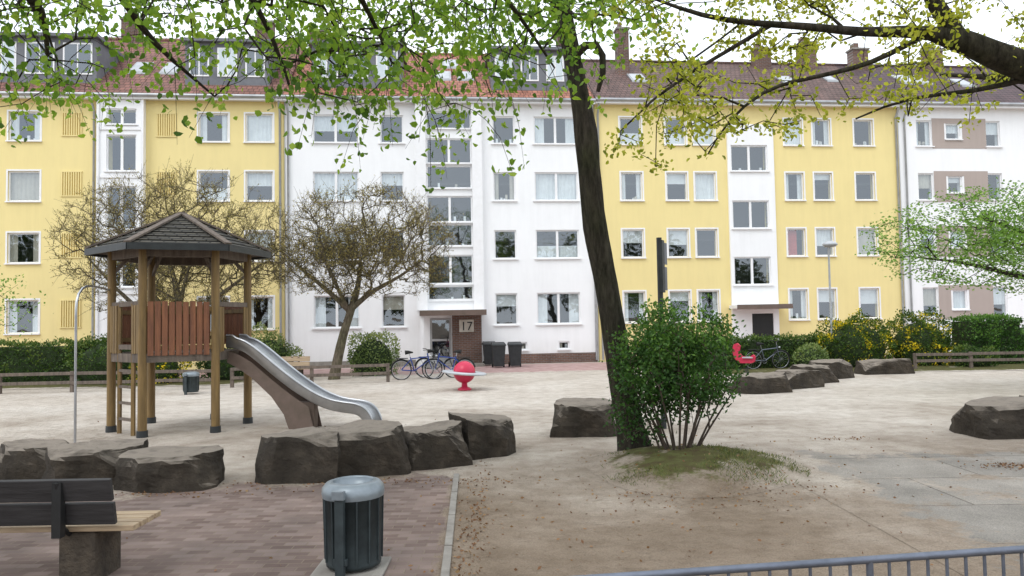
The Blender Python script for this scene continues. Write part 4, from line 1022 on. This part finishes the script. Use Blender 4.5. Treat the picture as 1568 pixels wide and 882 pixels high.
e,O,tp,td,rg=make_tree('norway_maple_tree',52,limbs,AT,.0035,.40,.12,.25,.1,'bark',.05,12)
k=17; P=np.repeat(tp,k,0)+rg.normal(size=(len(tp)*k,3))*np.array([.07,.07,.05]); D=rg.normal(size=P.shape)*.8+np.array([0,0,.1])
V,F,T=leaves(rg,P,D,rg.uniform(.03,.075,len(P)),rg.uniform(.025,.055,len(P)),np.clip(.5+rg.normal(size=len(P))*.25,0,1)); fastq('leaves',V,F,'leafR',T,O,e)

# ------------------------------------------------------------------ two budding trees in front of the houses
def budding(seed,base,limbs,c,rad,n,k=12):
    rng=np.random.default_rng(seed); u=nrm(rng.normal(size=(n,3))); rr=rng.random(n)**.4
    AT=u*rr[:,None]*np.array(rad)+np.array(c); lp=np.array([noise.noise(Vector(p*.8)+Vector((seed,0,0))) for p in AT])
    AT=AT[(lp>-.26+.2*rng.random(n))|(rr<.5)]; AT=AT[AT[:,2]>c[2]-rad[2]*.75]
    e,O,tp,td,rg=make_tree('budding_tree',seed,limbs,AT,.005,.43,.22,.25,.09,'bark2',.08,10,arc=.12)
    tq=np.repeat(tp,3,0)-np.repeat(td,3,0)*rg.random((len(tp)*3,1))*.2; dq=np.repeat(td,3,0)*.25+rg.normal(size=tq.shape)*.17+np.array([0,0,.12])
    V,F=prisms(tq,tq+dq,np.full(len(tq),.0065),np.full(len(tq),.003),3)
    fastq('twigs',V,F,'bark2',origin=O,parent=e)
    ii=rg.integers(0,len(tq),len(tp)*k); P=tq[ii]+dq[ii]*rg.random((len(ii),1))+rg.normal(size=(len(ii),3))*.03
    V,F,T=leaves(rg,P,rg.normal(size=P.shape)+np.array([0,0,.5]),rg.uniform(.035,.085,len(P)),rg.uniform(.025,.045,len(P)),np.clip(.5+.15*(P[:,2]-c[2])/rad[2]+rg.normal(size=len(P))*.25,0,1),True)
    fastq('buds',V,F,'leafBud',T,O,e)
b=(-6.4,26.6)
budding(61,b,[([(b[0],b[1],-.05),(b[0]+.1,b[1],.5),(b[0]+.35,b[1],1.6),(b[0]+.65,b[1],2.5),(b[0]+.9,b[1],3.3),(b[0]+1.0,b[1],4.3)],[.22,.18,.155,.14,.1,.05]),
 ([(b[0]+.6,b[1],2.4),(b[0]-.1,b[1],3.1),(b[0]-1.0,b[1]+.2,3.8),(b[0]-1.9,b[1]+.3,4.6)],[.11,.085,.06,.03]),
 ([(b[0]+.65,b[1],2.5),(b[0]+1.4,b[1]-.2,3.1),(b[0]+2.4,b[1]-.1,3.6),(b[0]+3.2,b[1],4.2)],[.11,.085,.055,.03]),
 ([(b[0]+.6,b[1],2.3),(b[0]+.2,b[1]-.5,3.4),(b[0]-.2,b[1]-.8,4.6)],[.09,.06,.03])],(-5.35,26.5,4.6),(3.45,2.3,2.25),2600)
b=(-12.2,26.8)
budding(71,b,[([(b[0],b[1],-.05),(b[0]-.1,b[1],.6),(b[0]+.1,b[1],1.8),(b[0]+.2,b[1],3.0),(b[0]-.2,b[1],4.6)],[.22,.18,.15,.12,.05]),
 ([(b[0],b[1],1.2),(b[0]-.9,b[1],2.3),(b[0]-2.0,b[1],3.3),(b[0]-3.0,b[1],4.4)],[.11,.09,.06,.03]),
 ([(b[0]+.1,b[1],1.5),(b[0]+1.0,b[1],2.6),(b[0]+2.1,b[1],3.4),(b[0]+3.2,b[1],4.2)],[.11,.09,.06,.03]),
 ([(b[0]+.1,b[1],1.9),(b[0]+.5,b[1]-.4,3.2),(b[0]+1.0,b[1]-.6,4.8)],[.1,.07,.03]),
 ([(b[0]+.1,b[1],2.0),(b[0]-.9,b[1]-.4,3.6),(b[0]-1.3,b[1]-.6,5.0)],[.1,.07,.03])],(-12.1,26.7,4.7),(4.4,2.6,2.9),3000)

# bright green tree at the right edge
rng=np.random.default_rng(81)
n=1500; u=nrm(rng.normal(size=(n,3))); AT=u*(rng.random(n)**.45)[:,None]*np.array([4.5,2.4,1.35])+np.array([13.2,18,3.75])
lp=np.array([noise.noise(Vector((p[0]*.9,p[1]*.7,p[2]*2.2))) for p in AT]); AT=AT[lp>-.25]
limbs=[([(14.4,18,-.1),(14.3,18,1.0),(14.1,18,2.2),(13.9,18,3.2),(13.7,18,4.5)],[.2,.16,.13,.11,.05]),
 ([(14.2,18,2.0),(13.2,18,2.6),(12,17.9,2.9),(10.8,17.8,3.2),(9.9,17.8,3.3)],[.1,.08,.06,.04,.02]),([(14.0,18,2.8),(12.8,18,3.8),(11.4,18,4.3)],[.08,.06,.03]),([(14,18,2.8),(15.2,18,3.8),(16.4,18,4.3)],[.08,.06,.03])]
e,O,tp,td,rg=make_tree('young_green_tree',82,limbs,AT,.0035,.42,.2,.3,.08,'bark',.06,10)
k=20; P=np.repeat(tp,k,0)+rg.normal(size=(len(tp)*k,3))*np.array([.2,.2,.07]); D=rg.normal(size=P.shape)*np.array([1,1,.4])
V,F,T=leaves(rg,P,D,rg.uniform(.05,.10,len(P)),rg.uniform(.035,.06,len(P)),np.clip(.5+rg.normal(size=len(P))*.25,0,1),True); fastq('leaves',V,F,'leafG',T,O,e)
n=90; AT=nrm(rng.normal(size=(n,3)))*(rng.random(n)**.4)[:,None]*np.array([1.4,1.2,.8])+np.array([-12.1,16.5,2.6])
e,O,tp,td,rg=make_tree('young_green_tree',92,[([(-13.0,16.5,-.1),(-13.0,16.5,1.2),(-12.8,16.5,2.2),(-12.6,16.5,3.0)],[.1,.08,.06,.03])],AT,.003,.44,.2,.3,.08,'bark',.06,8)
k=12; P=np.repeat(tp,k,0)+rg.normal(size=(len(tp)*k,3))*.15
V,F,T=leaves(rg,P,rg.normal(size=P.shape),rg.uniform(.05,.09,len(P)),rg.uniform(.035,.05,len(P)),np.clip(.5+rg.normal(size=len(P))*.25,0,1),True); fastq('leaves',V,F,'leafG',T,O,e)

# unseen trees behind the camera, added to darken reflections in the lower windows
rng=np.random.default_rng(91); Ps=[]
for k in range(9):
    cx=-44+k*11+rng.uniform(-2,2); hh=rng.uniform(10,15); m_=1300
    u=nrm(rng.normal(size=(m_,3))); Ps.append(u*(rng.random(m_)**.4)[:,None]*np.array([5,4,hh*.38])+np.array([cx,-30+rng.uniform(-3,3),hh*.6]))
P=np.concatenate(Ps); V,F,T=leaves(rng,P,rng.normal(size=P.shape),rng.uniform(.5,.9,len(P)),rng.uniform(.4,.7,len(P)),rng.random(len(P)),True); fastq('reflection_trees',V,F,'leafFar',T)

# ------------------------------------------------------------------ fallen leaves
rng=np.random.default_rng(99); Ps=[]
def sc(n,cx,cy,sx,sy): Ps.append(np.stack([rng.normal(size=n)*sx+cx,rng.normal(size=n)*sy+cy,np.full(n,.012)],1))
sc(420,-.42,7.0,.10,1.6); sc(200,.6,7.4,1.4,1.1); sc(300,2.3,8.5,.8,.35); sc(260,-1.6,9.4,1.1,.12); sc(200,-4.6,8.95,1.1,.10); sc(80,5.5,9.5,2.2,1.6); sc(220,6.5,9.7,.28,.1); sc(70,5.2,12,.3,.1); sc(90,0,12,5,4); sc(200,2.3,10.6,1,.9); sc(120,1.0,3.9,1.5,.5)
P=np.concatenate(Ps); d=np.hypot((P[:,0]-2.35),(P[:,1]-9.9))/1.5; P[:,2]+=np.where(d<1,.26*np.maximum(0,1-d*d)**1.3,0)
D=rng.normal(size=P.shape)*np.array([1,1,.25]); V,F,T=leaves(rng,P,D,rng.uniform(.02,.05,len(P)),rng.uniform(.012,.03,len(P)),rng.random(len(P)),True); fastq('fallen_leaves',V,F,'litter',T)
